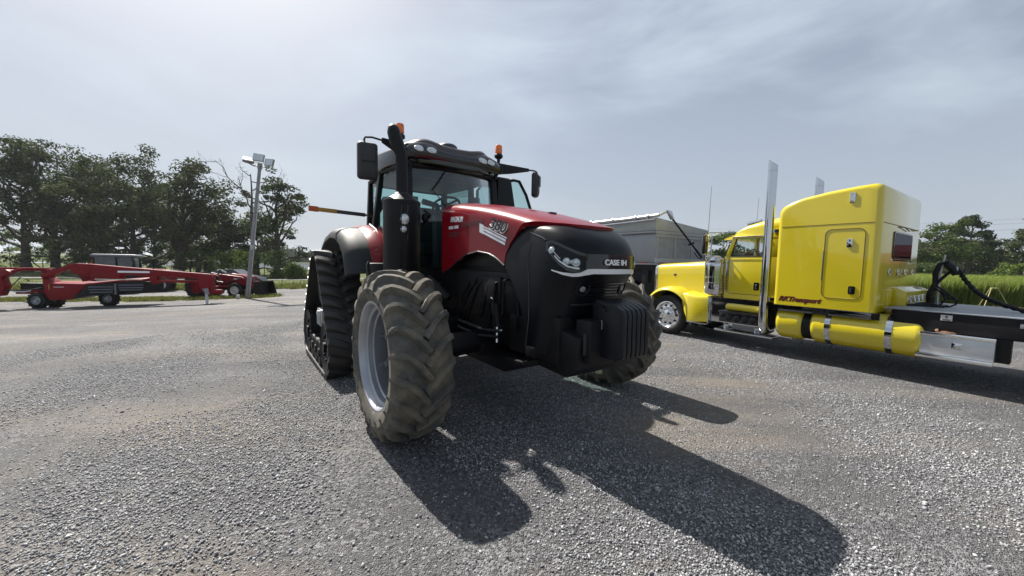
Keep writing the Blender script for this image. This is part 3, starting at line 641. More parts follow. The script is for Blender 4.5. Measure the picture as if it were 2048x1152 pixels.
for k in range(6):
    y = -.172 + .056 * k
    wpoly = [(1.15, .95), (1.22, .90), (1.40, .90), (1.455, .925), (1.462, .97), (1.46, 1.26), (1.44, 1.30), (1.38, 1.33), (1.18, 1.36), (1.15, 1.32)]
    m = MB().prism(wpoly, 'y', y - .023, y + .023); m.prism([(1.2, .96), (1.40, .94), (1.43, .98), (1.43, 1.25), (1.38, 1.29), (1.2, 1.31)], 'y', y - .0285, y + .0285)
    m.build('suitcase_weight', mat('weight_paint', (0.008, 0.009, 0.013), 0.42, 0, 0.15, 6, spec=.3) if k == 0 else MATS['weight_paint'], T, bevel=.009)
MB().bb(1.215, 1.265, -.210, -.2005, 1.13, 1.20).cyl((1.24, -.2007, 1.165), (1.24, -.222, 1.165), .014, n=6).build('lock_plate', galv, T, bevel=.002)
MB().tube([(1.18, -.21, 1.31), (1.24, -.22, 1.315), (1.30, -.215, 1.28)], .008, 6).build('weight_handle', blkm, T)

# --- cab
cab = bpy.data.objects.new('cab', None); COL.objects.link(cab); cab.parent = T
def post(mb, pts, w, d, m=0):
    rings = [[(x - d / 2, y - w / 2, z), (x + d / 2, y - w / 2, z), (x + d / 2, y + w / 2, z), (x - d / 2, y + w / 2, z)] for x, y, z in pts]; mb.loft(rings, True, True, m)
ps = MB()
for e in (-1, 1):
    post(ps, [(-1.62, e * .69, 1.5), (-1.66, e * .69, 2.2), (-1.76, e * .67, 2.98)], .085, .09)
    post(ps, [(-2.70, e * .86, 1.45), (-2.66, e * .85, 2.2), (-2.60, e * .77, 2.98)], .07, .10)
    post(ps, [(-3.5, e * .70, 1.45), (-3.52, e * .70, 2.2), (-3.48, e * .68, 2.98)], .09, .09)
    ps.tube([(-1.66, e * .69, 2.93), (-2.6, e * .80, 2.95), (-3.48, e * .70, 2.95)], .035, 8)
    ps.tube([(-1.62, e * .69, 1.55), (-2.7, e * .86, 1.5), (-3.5, e * .72, 1.5)], .04, 8)
ps.tube([(-1.74, -.67, 2.93), (-1.70, 0, 2.95), (-1.74, .67, 2.93)], .04, 8); ps.tube([(-3.5, -.7, 2.93), (-3.52, 0, 2.93), (-3.5, .7, 2.93)], .04, 8)
ps.build('cab_frame', blk, cab, bevel=.012)
def plane_patch(name, f, m, nu=8, nv=8): MB().grid(f, nu, nv).build(name, m, cab)
plane_patch('windshield', lambda u, v: (lerp(-1.62, -1.76, v) + .05 * math.sin(math.pi * u), lerp(-.66, .66, u), lerp(1.5, 2.95, v)), glass, 12, 6)
for e in (-1, 1):
    if e < 0: plane_patch('side_window', lambda u, v: (lerp(lerp(-1.65, -1.76, v), lerp(-2.70, -2.60, v), u), -lerp(lerp(.70, .68, v), lerp(.86, .78, v), u), lerp(1.6, 2.95, v)), glass, 6, 6)
    plane_patch('rear_side_window', lambda u, v: (lerp(lerp(-2.72, -2.62, v), -3.5, u), e * lerp(lerp(.86, .78, v), .69, u), lerp(1.72, 2.95, v)), glass, 6, 6)
plane_patch('rear_window', lambda u, v: (-3.51, lerp(-.68, .68, u), lerp(1.72, 2.93, v)), glass)
lw_ = MB().bb(-2.6, -1.66, -.80, -.60, 1.2, 1.62); lw_.bb(-2.6, -1.66, .60, .80, 1.2, 1.62); lw_.bb(-3.5, -1.6, -.66, .66, 1.25, 1.52); lw_.bb(-3.5, -3.42, -.68, .68, 1.5, 1.72); lw_.bb(-3.5, -2.72, -.84, -.7, 1.45, 1.72); lw_.bb(-3.5, -2.72, .7, .84, 1.45, 1.72)
lw_.build('cab_floor', blkm, cab, bevel=.03)
# roof as a loft of plan outlines
def roof_out(k, z, bump=0.0):
    P = []
    for i in range(64):
        a = 2 * math.pi * i / 64; ca, sa = math.cos(a), math.sin(a); n = 2 / 4.2
        x = -2.60 + 1.00 * math.copysign(abs(ca) ** n, ca) * (k if ca < 0 else (k * .5 + .5) if k < 1 else k); hw2 = interp(x, [-3.6, -2.6, -1.6], [.76, .90, .74])
        y = hw2 * math.copysign(abs(sa) ** n, sa) * k
        zz = z + bump * (math.exp(-((abs(y) - .47) / .2) ** 2)) * max(0, min(1, (x + 2.3) / .5)); P.append((x, y, zz))
    return P
rf = MB(); rf.loft([roof_out(.90, 2.93), roof_out(.985, 2.96), roof_out(1.0, 3.01), roof_out(1.0, 3.10), roof_out(.985, 3.165, .03)], True, True); rf.build('roof_base', blkg, cab, smooth=45)
rt_ = MB(); rt_.loft([roof_out(.982, 3.15, .03), roof_out(.95, 3.20, .05), roof_out(.88, 3.235, .06), roof_out(.74, 3.26, .04), roof_out(.5, 3.275), roof_out(.2, 3.285)], True, True); rt_.build('roof_cap', mat('maroon_gloss', (.018, .002, .003), .3, coat=.3), cab, smooth=60)
bro = MB()
rings = []
for y in np.linspace(-.73, .73, 31):
    b = .055 * math.exp(-((abs(y) - .47) / .17) ** 2); x = -1.585 - .06 * (abs(y) / .73) ** 3; t = .0 if abs(y) < .7 else -.04
    rings.append([(x - .30, y, 3.215 + b + t), (x - .14, y, 3.205 + b + t), (x - .03, y, 3.165 + b + t), (x + .012, y, 3.105 + b * .5), (x, y, 3.04), (x - .03, y, 3.0), (x - .3, y, 3.0)])
bro.loft(rings, True, True); bro.build('roof_visor', blkg, cab, smooth=50)
for y in (-.575, -.405, .395, .545):
    x = -1.578 - .06 * (abs(y) / .73) ** 3
    q = MB().ell((0, 0, 0), (.02, .072, .05), 20, 10); q.xf(Matrix.Translation((x, y, 3.125)) @ Matrix.Rotation(R_(-25), 4, 'Y') @ Matrix.Rotation(R_(8 if y < 0 else -8), 4, 'X')); q.build('work_lamp', lampw, cab)
gd = MB().lathe([(.19, 0), (.19, .02), (.155, .05), (.15, .075), (.12, .10), (.06, .115), (.001, .118)], (-2.0, .02, 3.27), 'z', 28); gd.lathe([(.24, -.03), (.19, .0)], (-2.0, .02, 3.27), 'z', 28); gd.build('gps_receiver', dgrey, T, smooth=40)
def beacon(x, y, z0, zb):
    b = bpy.data.objects.new('beacon', None); COL.objects.link(b); b.parent = T
    MB().lathe([(.001, .135), (.045, .133), (.054, .12), (.056, .02), (.05, 0)], (x, y, zb), 'z', 20).build('beacon_lens', mat('amber_lens', (0.85, 0.17, 0.01), 0.2, 0, 0.3, 25, coat=.5) if 'amber_lens' not in MATS else MATS['amber_lens'], b)
    q = MB().lathe([(.05, 0), (.066, -.015), (.066, -.05), (.04, -.07), (.025, -.08), (.025, -.12)], (x, y, zb), 'z', 20); q.tube([(x, y, zb - .1), (x, y, z0 + .05), (x - .02, y * .96, z0 - .12)], .022, 8); q.build('beacon_base', blk, b)
beacon(-1.86, -.745, 3.2, 3.335); beacon(-1.78, .80, 3.16, 3.335)
def mirror(e, cx, cy, cz, w, h, yaw, arm, rod):
    b = bpy.data.objects.new('mirror', None); COL.objects.link(b); b.parent = T
    q = MB(); P = rrect(-w / 2, w / 2, -h / 2, h / 2, .045, 5)
    def ring(k, d): return [(d, u * k, v * k + .0) for u, v in P]
    q.loft([ring(.97, -.05), ring(1.0, -.03), ring(1.0, 0), ring(.93, .035), ring(.72, .055), ring(.3, .06)], True, True)
    q.bb(.02, .075, -w * .3, w * .34, -.02, h * .36)
    q.xf(Matrix.Translation((cx, cy, cz)) @ Matrix.Rotation(yaw, 4, 'Z')); q.build('mirror_shell', dgrey, b, smooth=40, bevel=.006)
    a = MB().loft([[(p[0] - d, p[1], p[2] - hh), (p[0] + d, p[1], p[2] - hh), (p[0] + d, p[1], p[2] + hh), (p[0] - d, p[1], p[2] + hh)] for p, d, hh in arm]); a.build('mirror_arm', blk, b, bevel=.01)
    MB().tube(rod, .013, 8).build('mirror_rod', dgrey, b)
mirror(-1, -1.72, -1.205, 2.875, .245, .46, R_(-8), [((-1.75, -.72, 3.10), .03, .07), ((-1.73, -.87, 3.125), .03, .062), ((-1.72, -1.03, 3.165), .02, .03)], [(-1.72, -1.0, 3.16), (-1.72, -1.15, 3.175), (-1.72, -1.23, 3.16), (-1.72, -1.245, 3.13), (-1.70, -1.235, 3.02)])
mirror(1, -1.72, 1.515, 2.945, .20, .40, R_(38), [((-1.75, .78, 3.10), .03, .085), ((-1.74, 1.0, 3.12), .03, .065), ((-1.72, 1.36, 3.165), .02, .024)], [(-1.72, 1.32, 3.163), (-1.72, 1.48, 3.175), (-1.72, 1.535, 3.16), (-1.71, 1.54, 3.11), (-1.70, 1.535, 3.03)])
# open left door and dark side column
od = bpy.data.objects.new('cab_door', None); COL.objects.link(od); od.parent = T
def dpt(a, z): return (-2.65 + a * .90, .88 + a * .56, z)   # hinged at the rear post, swung out
q = MB(); q.tube([dpt(.05, 1.5), dpt(.05, 2.9), dpt(.12, 2.98), dpt(.70, 3.04), dpt(.80, 3.01), dpt(.92, 2.78), dpt(1.04, 2.42), dpt(1.10, 1.9), dpt(1.06, 1.5), dpt(.05, 1.5)], .026, 8); q.tube([dpt(.07, 2.45), dpt(.13, 2.5), dpt(.13, 2.65), dpt(.07, 2.7)], .014, 6); q.build('door_frame', blk, od)
g_ = MB(); pts = [dpt(.05, 1.5), dpt(.05, 2.9), dpt(.12, 2.98), dpt(.70, 3.04), dpt(.80, 3.01), dpt(.92, 2.78), dpt(1.04, 2.42), dpt(1.10, 1.9), dpt(1.06, 1.5)]; g_.add(pts, [tuple(range(len(pts)))]); g_.build('door_glass', glass, od)
sc_ = MB().prism([(.74, 2.2), (1.10, 2.2), (1.09, 2.5), (1.0, 2.93), (.96, 2.97), (.75, 2.97)], 'x', -1.80, -1.70); sc_.bb(-1.78, -1.72, .70, .80, 2.4, 2.5); sc_.tube([(-1.75, .72, 2.97), (-1.75, .78, 3.05), (-1.76, .80, 3.18)], .03, 8); sc_.bb(-1.78, -1.70, .71, .84, 3.02, 3.16); sc_.build('side_column', blk, T, bevel=.015)
# interior
st = MB(); st.loft([[(x, y * w, z) for x, y, z in ((-2.62 + d, -.25, zz), (-2.62 + d, .25, zz), (-2.74 + d, .25, zz), (-2.74 + d, -.25, zz))] for d, zz, w in ((0.02, 1.85, 1), (0, 2.1, 1.0), (-.03, 2.35, .95), (-.06, 2.5, .7))]); st.bb(-2.65, -2.12, -.26, .26, 1.74, 1.90); st.bb(-2.6, -2.2, -.18, .18, 1.5, 1.75); st.bb(-2.6, -2.1, -.40, -.30, 1.95, 2.05); st.xf(Matrix.Translation((.1, -.08, 0))); st.build('driver_seat', seatm, cab, bevel=.03)
wh = MB(); C0 = Vector((-1.93, -.02, 2.47)); tilt = Matrix.Rotation(R_(-28), 3, 'Y')
wh.tube([tuple(C0 + tilt @ Vector((.20 * math.cos(a), .20 * math.sin(a), 0))) for a in np.linspace(0, 2 * math.pi, 33)], .017, 8)
for a in (.6, 2.6, 4.4): wh.tube([tuple(C0), tuple(C0 + tilt @ Vector((.19 * math.cos(a), .19 * math.sin(a), 0)))], .018, 6)
wh.tube([tuple(C0 + Vector((0, 0, .01))), (-1.86, -.01, 2.38), (-1.78, 0, 2.05), (-1.72, 0, 1.55)], [.05, .06, .09, .12], 10); wh.build('steering_wheel', blk, cab)
it = MB().prism([(-1.78, 1.55), (-1.62, 1.55), (-1.66, 2.24), (-1.80, 2.30)], 'y', -.30, .34); it.tube([(-2.1, .52, 2.2), (-2.05, .52, 2.52), (-2.0, .45, 2.58), (-2.0, .38, 2.5)], .02, 7); it.bb(-2.7, -2.0, .32, .62, 1.55, 2.1)
it.bb(-2.03, -2.0, .40, .60, 2.5, 2.66); it.build('dashboard', dgrey, cab, bevel=.02)
hd = MB().bb(-3.4, -1.75, -.68, .68, 2.90, 2.925); hd.prism([(-1.78, 2.92), (-1.78, 2.80), (-2.1, 2.86), (-2.3, 2.92)], 'y', -.64, .64); hd.build('headliner', dgrey, cab, bevel=.01)
rp_ = MB(); 
for e in (-1, 1): rp_.tube([(-3.42, e * .62, 1.6), (-3.42, e * .60, 2.45), (-3.38, e * .48, 2.68), (-3.36, e * .2, 2.72)], .055, 8)
rp_.bb(-3.44, -3.38, -.12, .12, 2.0, 2.8); rp_.build('rear_pillar', dgrey, cab)
wp = MB().tube([(-1.70, -.14, 2.93), (-1.66, -.28, 2.72), (-1.655, -.36, 2.62)], .011, 6); wp.tube([(-1.655, -.36, 2.62), (-1.64, -.1, 2.35), (-1.63, -.02, 2.25)], .007, 6); wp.build('wiper', blk, cab)

# --- exhaust column
ex = bpy.data.objects.new('exhaust_stack', None); COL.objects.link(ex); ex.parent = T
EX, EY = -1.42, -.875
c_ = MB().lathe([(.001, 1.35), (.215, 1.35), (.225, 1.38), (.225, 2.33), (.229, 2.335), (.229, 2.37), (.222, 2.375), (.20, 2.39), (.11, 2.45), (.09, 2.46)], (EX, EY, 0), 'z', 44); c_.build('muffler_shroud', blk, ex, smooth=30)
sm = MB().bb(EX + .218, EX + .232, EY - .09, EY - .083, 1.4, 2.3); sm.bb(EX + .20, EX + .229, EY - .012, EY - .005, 1.4, 2.3)
for z in (1.6, 1.95): sm.cyl((EX + .2, EY + .11, z), (EX + .21, EY + .11, z), .01, n=8)
sm.build('shroud_seam', blkg, ex)
pp = [(EX, EY, 2.42), (EX, EY, 2.75), (EX, EY, 2.93), (EX - .012, EY - .028, 3.02), (EX - .03, EY - .065, 3.12), (EX - .04, EY - .085, 3.21), (EX - .045, EY - .09, 3.265), (EX - .045, EY - .09, 3.295), (EX - .045, EY - .09, 3.305)]
MB().tube(pp, [.072, .072, .073, .078, .082, .08, .066, .04, .008], 20).build('exhaust_pipe', blk, ex, smooth=60)
MB().lathe([(.10, 2.43), (.10, 2.465), (.075, 2.48)], (EX, EY, 0), 'z', 24).build('pipe_collar', dgrey, ex)
for (z, r, yy, s1) in ((2.135, .062, -.02, 1.25), (2.015, .047, -.035, 1.0)):
    d = Vector((.93, yy * 4 - .1, 0)).normalized(); p = Vector((EX, EY, z)) + d * .222
    q = MB().lathe([(r, -.02), (r, .012), (r * .86, .016), (r * .8, .008), (.001, .012)], (0, 0, 0), 'z', 24); q.xf(Matrix.Translation(p) @ d.to_track_quat('Z', 'Y').to_matrix().to_4x4() @ Matrix.Diagonal((1.0, s1, 1, 1))); lo = q.build('corner_lamp', blk, ex)
    q = MB().lathe([(r * .86, .010), (r * .5, .022), (.001, .026)], (0, 0, 0), 'z', 24); q.xf(Matrix.Translation(p) @ d.to_track_quat('Z', 'Y').to_matrix().to_4x4() @ Matrix.Diagonal((1.0, s1, 1, 1))); q.build('lens', lampw, lo)
sp_ = MB().bb(-1.7, -1.15, -1.02, -.55, 1.20, 1.35); sp_.bb(-1.55, -1.3, -.7, -.4, 1.0, 1.3); sp_.tube([(-1.2, -.62, 1.42), (-1.0, -.6, 1.34), (-.85, -.5, 1.2)], .05, 8); sp_.tube([(EX + .16, EY + .22, 2.28), (EX + .18, EY + .30, 2.22), (-1.4, -.60, 2.1)], .018, 6); sp_.ell((EX + .1, EY + .27, 2.19), (.05, .05, .06), 10, 8); sp_.build('stack_mount', blkm, ex, bevel=.01)
sb = MB()
for z in (.45, .75, 1.05): sb.bb(-2.05, -1.62, -1.12, -.84, z, z + .03)
sb.tube([(-1.62, -1.08, .44), (-1.62, -1.02, 1.35)], .018, 6); sb.tube([(-2.05, -1.08, .44), (-2.05, -1.02, 1.35)], .018, 6)
sb.tube([(-1.75, -1.18, 1.42), (-1.76, -1.20, 1.56), (-1.78, -1.19, 1.60), (-1.86, -1.15, 1.60), (-1.9, -1.13, 1.5)], .018, 8); sb.build('access_step', blkm, T, bevel=.006)
MB().bb(-1.95, -1.75, -1.18, -.9, 1.36, 1.60).build('step_box', dgrey, T, bevel=.03)
# --- rear fenders
fp = [(-1.98, 1.46), (-2.04, 1.64), (-2.18, 1.84), (-2.42, 2.0), (-2.75, 2.10), (-3.2, 2.13), (-3.65, 2.06), (-4.0, 1.92), (-4.22, 1.70)]
for e in (-1, 1):
    f1 = MB(); rings = []
    for i, (x, z) in enumerate(fp):
        a = fp[max(0, i - 1)]; b = fp[min(len(fp) - 1, i + 1)]; d = Vector((b[0] - a[0], b[1] - a[1])).normalized(); nx, nz = d.y, -d.x
        if nz < 0 and i < 3: pass
        n2 = (-d.y, d.x) if (-d.y * (x + 3.2) + d.x * (z - 1.3)) > 0 else (d.y, -d.x)
        rings.append([(x + n2[0] * k, e * y, z + n2[1] * k) for y, k in ((.70, .07), (.88, .07), (1.0, .055), (1.08, .02), (1.08, -.02), (.70, .02))])
    f1.loft(rings, True, True); f1.build('rear_fender', red, T, smooth=50)
    f2 = MB(); rings = []
    for i, (x, z) in enumerate(fp):
        a = fp[max(0, i - 1)]; b = fp[min(len(fp) - 1, i + 1)]; d = Vector((b[0] - a[0], b[1] - a[1])).normalized()
        n2 = (-d.y, d.x) if (-d.y * (x + 3.2) + d.x * (z - 1.3)) > 0 else (d.y, -d.x)
        rings.append([(x + n2[0] * k, e * y, z + n2[1] * k) for y, k in ((1.06, .018), (1.2, .005), (1.32, -.03), (1.385, -.085), (1.40, -.16), (1.385, -.16), (1.36, -.09), (1.30, -.05), (1.06, -.01))])
    f2.loft(rings, True, True); f2.build('fender_extension', fend, T, smooth=50)
    MB().tube([(x, e * .90, z + .005) for x, z in [(-2.06, 1.66), (-2.2, 1.9), (-2.44, 2.075), (-2.78, 2.175)]], .018, 6).build('fender_trim', blk, T)
# --- folding marker arm out to the right
mk = bpy.data.objects.new('marker_arm', None); COL.objects.link(mk); mk.parent = T
A0, A1 = Vector((-2.9, -.84, 2.33)), Vector((-3.1, -1.69, 2.385))
def ab(t): return A0.lerp(A1, t)
def seg(t0, t1, hw1, m, nme):
    d = (A1 - A0).normalized(); q = MB(); u_ = Vector((0, 0, 1)); n_ = d.cross(u_).normalized()
    q.loft([[tuple(ab(t) + n_ * a * .015 + u_ * b * hw1) for a, b in ((-1, -1), (1, -1), (1, 1), (-1, 1))] for t in (t0, t1)]); q.build(nme, m, mk, bevel=.004)
seg(-.02, .10, .014, blkm, 'arm_hinge'); seg(.10, .56, .028, dgrey, 'arm_bar'); seg(.56, .85, .031, amber, 'amber_band'); seg(.85, 1.0, .040, orange, 'arm_tip')

# ================================================================== yellow semi truck
K = empty('semi_truck', (4.644, 9.429, 0), R_(123), 'bright yellow semi truck with tall sleeper and chrome exhaust stacks', 'truck')
def road_wheel(parent, x, y, R, w, rr, side, dual=False, nm='front_wheel'):
    p = bpy.data.objects.new(nm, None); COL.objects.link(p); p.parent = parent; p.location = (x, y, R)
    h = w / 2
    MB().lathe([(rr - .005, -h * .75), (rr + .02, -h * .95), (rr + .06, -h * 1.02), (R - .06, -h), (R - .02, -h * .9), (R, -h * .7), (R, -h * .36), (R - .015, -h * .34), (R - .015, -h * .30), (R, -h * .28), (R, h * .28), (R - .015, h * .30), (R - .015, h * .34), (R, h * .36), (R, h * .7), (R - .02, h * .9), (R - .06, h), (rr + .06, h * 1.02), (rr + .02, h * .95), (rr - .005, h * .75)], n=56).build('tyre', rubb, p, smooth=40)
    s = side
    q = MB().lathe([(a, b * s) for a, b in ((rr + .006, h * .80), (rr + .012, h * .92), (rr - .006, h * .93), (rr - .02, h * .84), (rr - .035, h * .55), (rr - .06, h * .50), (rr - .13, h * .62), (rr - .14, h * .70), (.10, h * .70), (.10, h * .92), (.085, h * 1.0), (.05, h * 1.04), (.001, h * 1.05))], n=48)
    q.lathe([(rr, -h * .8 * s), (rr - .02, -h * .4 * s), (rr - .035, h * .5 * s)], n=40); q.build('rim', mat('polished_rim', (.8, .81, .83), .14, 1.0, .03) if 'polished_rim' not in MATS else MATS['polished_rim'], p, smooth=30)
    hh = MB()
    for k in range(10):
        a = k * math.pi / 5; r0 = rr - .085; c, si = math.cos(a), math.sin(a)
        hh.cyl((r0 * c, h * .50 * s, r0 * si), (r0 * c, h * .665 * s, r0 * si), .026, n=12)
    hh.build('hand_hole', blk, p)
    hh = MB()
    for k in range(10): a = (k + .5) * math.pi / 5; hh.cyl((.135 * math.cos(a), h * .68 * s, .135 * math.sin(a)), (.135 * math.cos(a), h * .95 * s, .135 * math.sin(a)), .014, .008, 8)
    hh.build('wheel_nut', chrome, p)
for e in (-1, 1): road_wheel(K, .05, e * .915, .47, .27, .305, e)
for x in (-6.3, -7.35):
    for e in (-1, 1): road_wheel(K, x, e * .80, .47, .5, .305, e, nm='drive_wheel')
# chassis rails, deck
ch_ = MB()
for e in (-1, 1): ch_.bb(.70, -4.0, e * .36, e * .44, .62, .86)
ch_.bb(.55, .72, -.9, .9, .42, .58); ch_.cyl((.05, -.85, .47), (.05, .85, .47), .06, n=12); ch_.bb(-.9, .2, -.3, .3, .40, .8); ch_.bb(-2.2, -1.0, -.55, .55, .45, .9)
ch_.bb(-.60, -.52, .75, .95, .30, .45); ch_.cyl((-.62, .83, .36), (-.62, 1.0, .30), .05, n=10)
ch_.build('chassis', blkm, K, bevel=.01)
bx = MB().bb(-3.80, -9.2, 1.02, 1.10, .79, 1.06); bx.bb(-3.80, -9.2, -1.10, -1.02, .79, 1.06); bx.bb(-3.8, -3.9, -1.1, 1.1, .79, 1.05); bx.bb(-4.78, -4.92, .85, 1.06, .46, .80); bx.bb(-3.8, -9.2, -.42, .42, .70, 1.0); bx.build('deck_beam', blkm, K, bevel=.008)
MB().bb(-3.72, -9.2, -1.115, 1.115, 1.061, 1.074).build('deck_plate', deckp, K)
sg_ = MB().bb(-4.30, -4.41, 1.1, 1.104, .955, 1.035); sgo = sg_.build('warning_sign', white, K, bevel=.002)
text('sign_number', '8', .055, basis((-4.355, 1.1045, 1.005), (-1, 0, 0), (0, 0, 1)), blk, sgo, .0008, .001)
MB().bb(-4.32, -4.39, 1.1045, 1.1052, .962, .975).build('sign_line', blk, sgo)
MB().bb(-4.97, -5.06, 1.1, 1.106, .945, 1.005).build('side_marker', deckp, K, bevel=.004)
# hood
def hood_sec(x):
    w = interp(x, [-1.25, -.2, .72], [.78, .68, .56]); zt = interp(x, [-1.25, -.4, .5, .72], [1.80, 1.765, 1.71, 1.69]); n = 2 / 5.0; P = []
    P.append((x, -w, 1.0)); 
    for i in range(33):
        a = math.pi * i / 32; P.append((x, -w * math.copysign(abs(math.cos(a)) ** n, math.cos(a)), zt - .30 + .30 * math.sin(a) ** n))
    P.append((x, w, 1.0)); return P
MB().loft([hood_sec(x) for x in (-1.25, -.9, -.5, -.1, .3, .6, .70)], True, True).build('hood', yel, K, smooth=40)
gq = MB(); 
def gsec(x, k): return [(x, y * k, 1.04 + (z - 1.04) * (k * .98 if z > 1.1 else 1)) for _, y, z in hood_sec(.72)]
gq.loft([gsec(.70, 1.015), gsec(.76, 1.02), gsec(.78, 1.0), gsec(.78, .93)], True, True); gq.bb(.70, .77, -.56, .56, .45, 1.02); gq.build('grille_surround', chrome, K, smooth=40)
gb = MB()
for k in range(17): gb.bb(.775, .79, -.50, .50, .52 + k * .065, .54 + k * .065)
gb.build('grille', alum, K)
bp_ = MB().loft([[(x, y, z) for x, z in ((.92, .28), (1.0, .30), (1.02, .42), (1.0, .62), (.92, .64))] for y in (-1.05, -.95, .95, 1.05)]); bp_.build('bumper', chrome, K, bevel=.02)
em = MB().lathe([(.062, -.004), (.062, .006), (.055, .008)], (0, 0, 0), 'z', 24); mt = basis((.13, interp(.13, [-1.25, -.2, .72], [.78, .68, .56]) - .002, 1.42), (-1, -.10, 0), (0, 0, 1)) @ Matrix.Diagonal((1, .5, 1, 1)); em.xf(mt); emo = em.build('hood_emblem', chrome, K)
em = MB().lathe([(.055, .006), (.001, .009)], (0, 0, 0), 'z', 24); em.xf(mt); em.build('emblem_face', dred, emo)
for e in (-1, 1):
    # fender: arch swept round the wheel, then the side panel behind it
    f = MB(); rings = []
    arc = [(.74, .50)] + [(.07 + .645 * math.cos(R_(a)), .48 + .65 * math.sin(R_(a))) for a in range(0, 151, 10)] + [(-.52, .66), (-.55, .40)]
    for i, (x, z) in enumerate(arc):
        dx, dz = x - .07, z - .45; l = math.hypot(dx, dz); dx /= l; dz /= l
        rings.append([(x - dx * .045, e * .60, z - dz * .045), (x + dx * .02, e * .60, z + dz * .02), (x + dx * .02, e * .90, z + dz * .02), (x + dx * .0, e * 1.01, z + dz * .0), (x - dx * .05, e * 1.075, z - dz * .05), (x - dx * .075, e * 1.08, z - dz * .075), (x - dx * .07, e * 1.05, z - dz * .07), (x - dx * .04, e * .98, z - dz * .04)])
    f.loft(rings, True, True)
    f.build('front_fender', yel, K, smooth=50)
    s = MB(); rings = []
    for x, y0, zt, zb in ((-.30, 1.0, 1.02, .74), (-.42, 1.055, 1.03, .52), (-.5, 1.075, 1.0, .385), (-.70, 1.07, .985, .40), (-.93, 1.03, .985, .43)):
        rings.append([(x, e * (y0 - .02), zb), (x, e * y0, zb + .02), (x, e * y0, zt - .07), (x, e * (y0 - .03), zt - .01), (x, e * (y0 - .10), zt + .01), (x, e * .55, zt + .06), (x, e * .55, zb)])
    s.loft(rings, True, True); s.build('fender_skirt', yel, K, smooth=45, bevel=.008)
    ft = MB().bb(-.48, -.94, e * 1.03, e * 1.082, .372, .40); ft.bb(-.93, -.955, e * .9, e * 1.03, .40, .98); ft.build('skirt_trim', chrome, K, bevel=.004)
    # air cleaner
    a = MB().lathe([(.001, 1.02), (.14, 1.03), (.19, 1.06), (.202, 1.09), (.202, 1.28), (.207, 1.285), (.207, 1.30), (.202, 1.305), (.202, 1.40), (.207, 1.405), (.207, 1.42), (.202, 1.425), (.202, 1.64), (.21, 1.645), (.21, 1.70), (.20, 1.72), (.205, 1.73), (.205, 1.775), (.18, 1.81), (.10, 1.835), (.09, 1.85), (.09, 1.87), (.001, 1.88)], (-1.01, e * .97, 0), 'z', 40); a.build('air_cleaner', chrome, K, smooth=35)
    li = MB().bb(-1.245, -1.285, e * .955, e * 1.0, 1.10, 1.78); lo = li.build('cowl_strip', chrome, K, bevel=.008)
    for k in range(6): MB().ell((-1.265, e * 1.003, 1.16 + k * .055), (.016, .012, .018), 10, 6).build('marker_light', amber, lo)
    # cab
# cab body: side outline lofted across the width
def cabsec(y, k=1.0):
    P = [(-1.22, .98), (-1.20, 1.80), (-1.235, 1.88), (-1.40, 2.36), (-1.46, 2.44), (-1.60, 2.53), (-1.85, 2.61), (-2.10, 2.66), (-2.24, 2.67), (-2.24, .98)]
    return [(lerp(-1.75, x, k), y, lerp(1.8, z, k) if z > 1.8 else z) for x, z in P]
lower = MB().prism([(-1.22, .985), (-1.20, 1.86), (-2.24, 1.86), (-2.24, .985)], 'y', -.98, .98)
cabo = lower.build('cab_body', yel, K, bevel=.02)
rfm = MB(); rings = []
for y, dz, k in ((-.985, 0, 0), (-.975, .06, 0), (-.93, .12, 0), (-.75, .17, 0), (0, .19, 0), (.75, .17, 0), (.93, .12, 0), (.975, .06, 0), (.985, 0, 0)):
    t = dz / .19
    rings.append([(-1.335 - .0, y, 2.225), (-1.385, y, 2.30 + .05 * t), (-1.47, y, 2.36 + .08 * t), (-1.62, y, 2.40 + .13 * t), (-1.9, y, 2.43 + .185 * t), (-2.24, y, 2.43 + .23 * t), (-2.24, y, 2.225)])
rfm.loft(rings, True, True); rfm.build('cab_roof', yel, K, smooth=45)
pl_ = MB()
for e in (-1, 1):
    pl_.loft([[(x0, e * .98, z), (x1, e * .98, z), (x1, e * .92, z), (x0, e * .92, z)] for x0, x1, z in ((-1.215, -1.31, 1.85), (-1.35, -1.42, 2.24))])
    pl_.bb(-1.92, -2.24, e * .92, e * .98, 1.85, 2.24)
pl_.bb(-2.20, -2.24, -.92, .92, 1.85, 2.24); pl_.bb(-1.36, -1.40, -.03, .03, 1.86, 2.24)
pl_.build('cab_pillar', yel, cabo, bevel=.008)
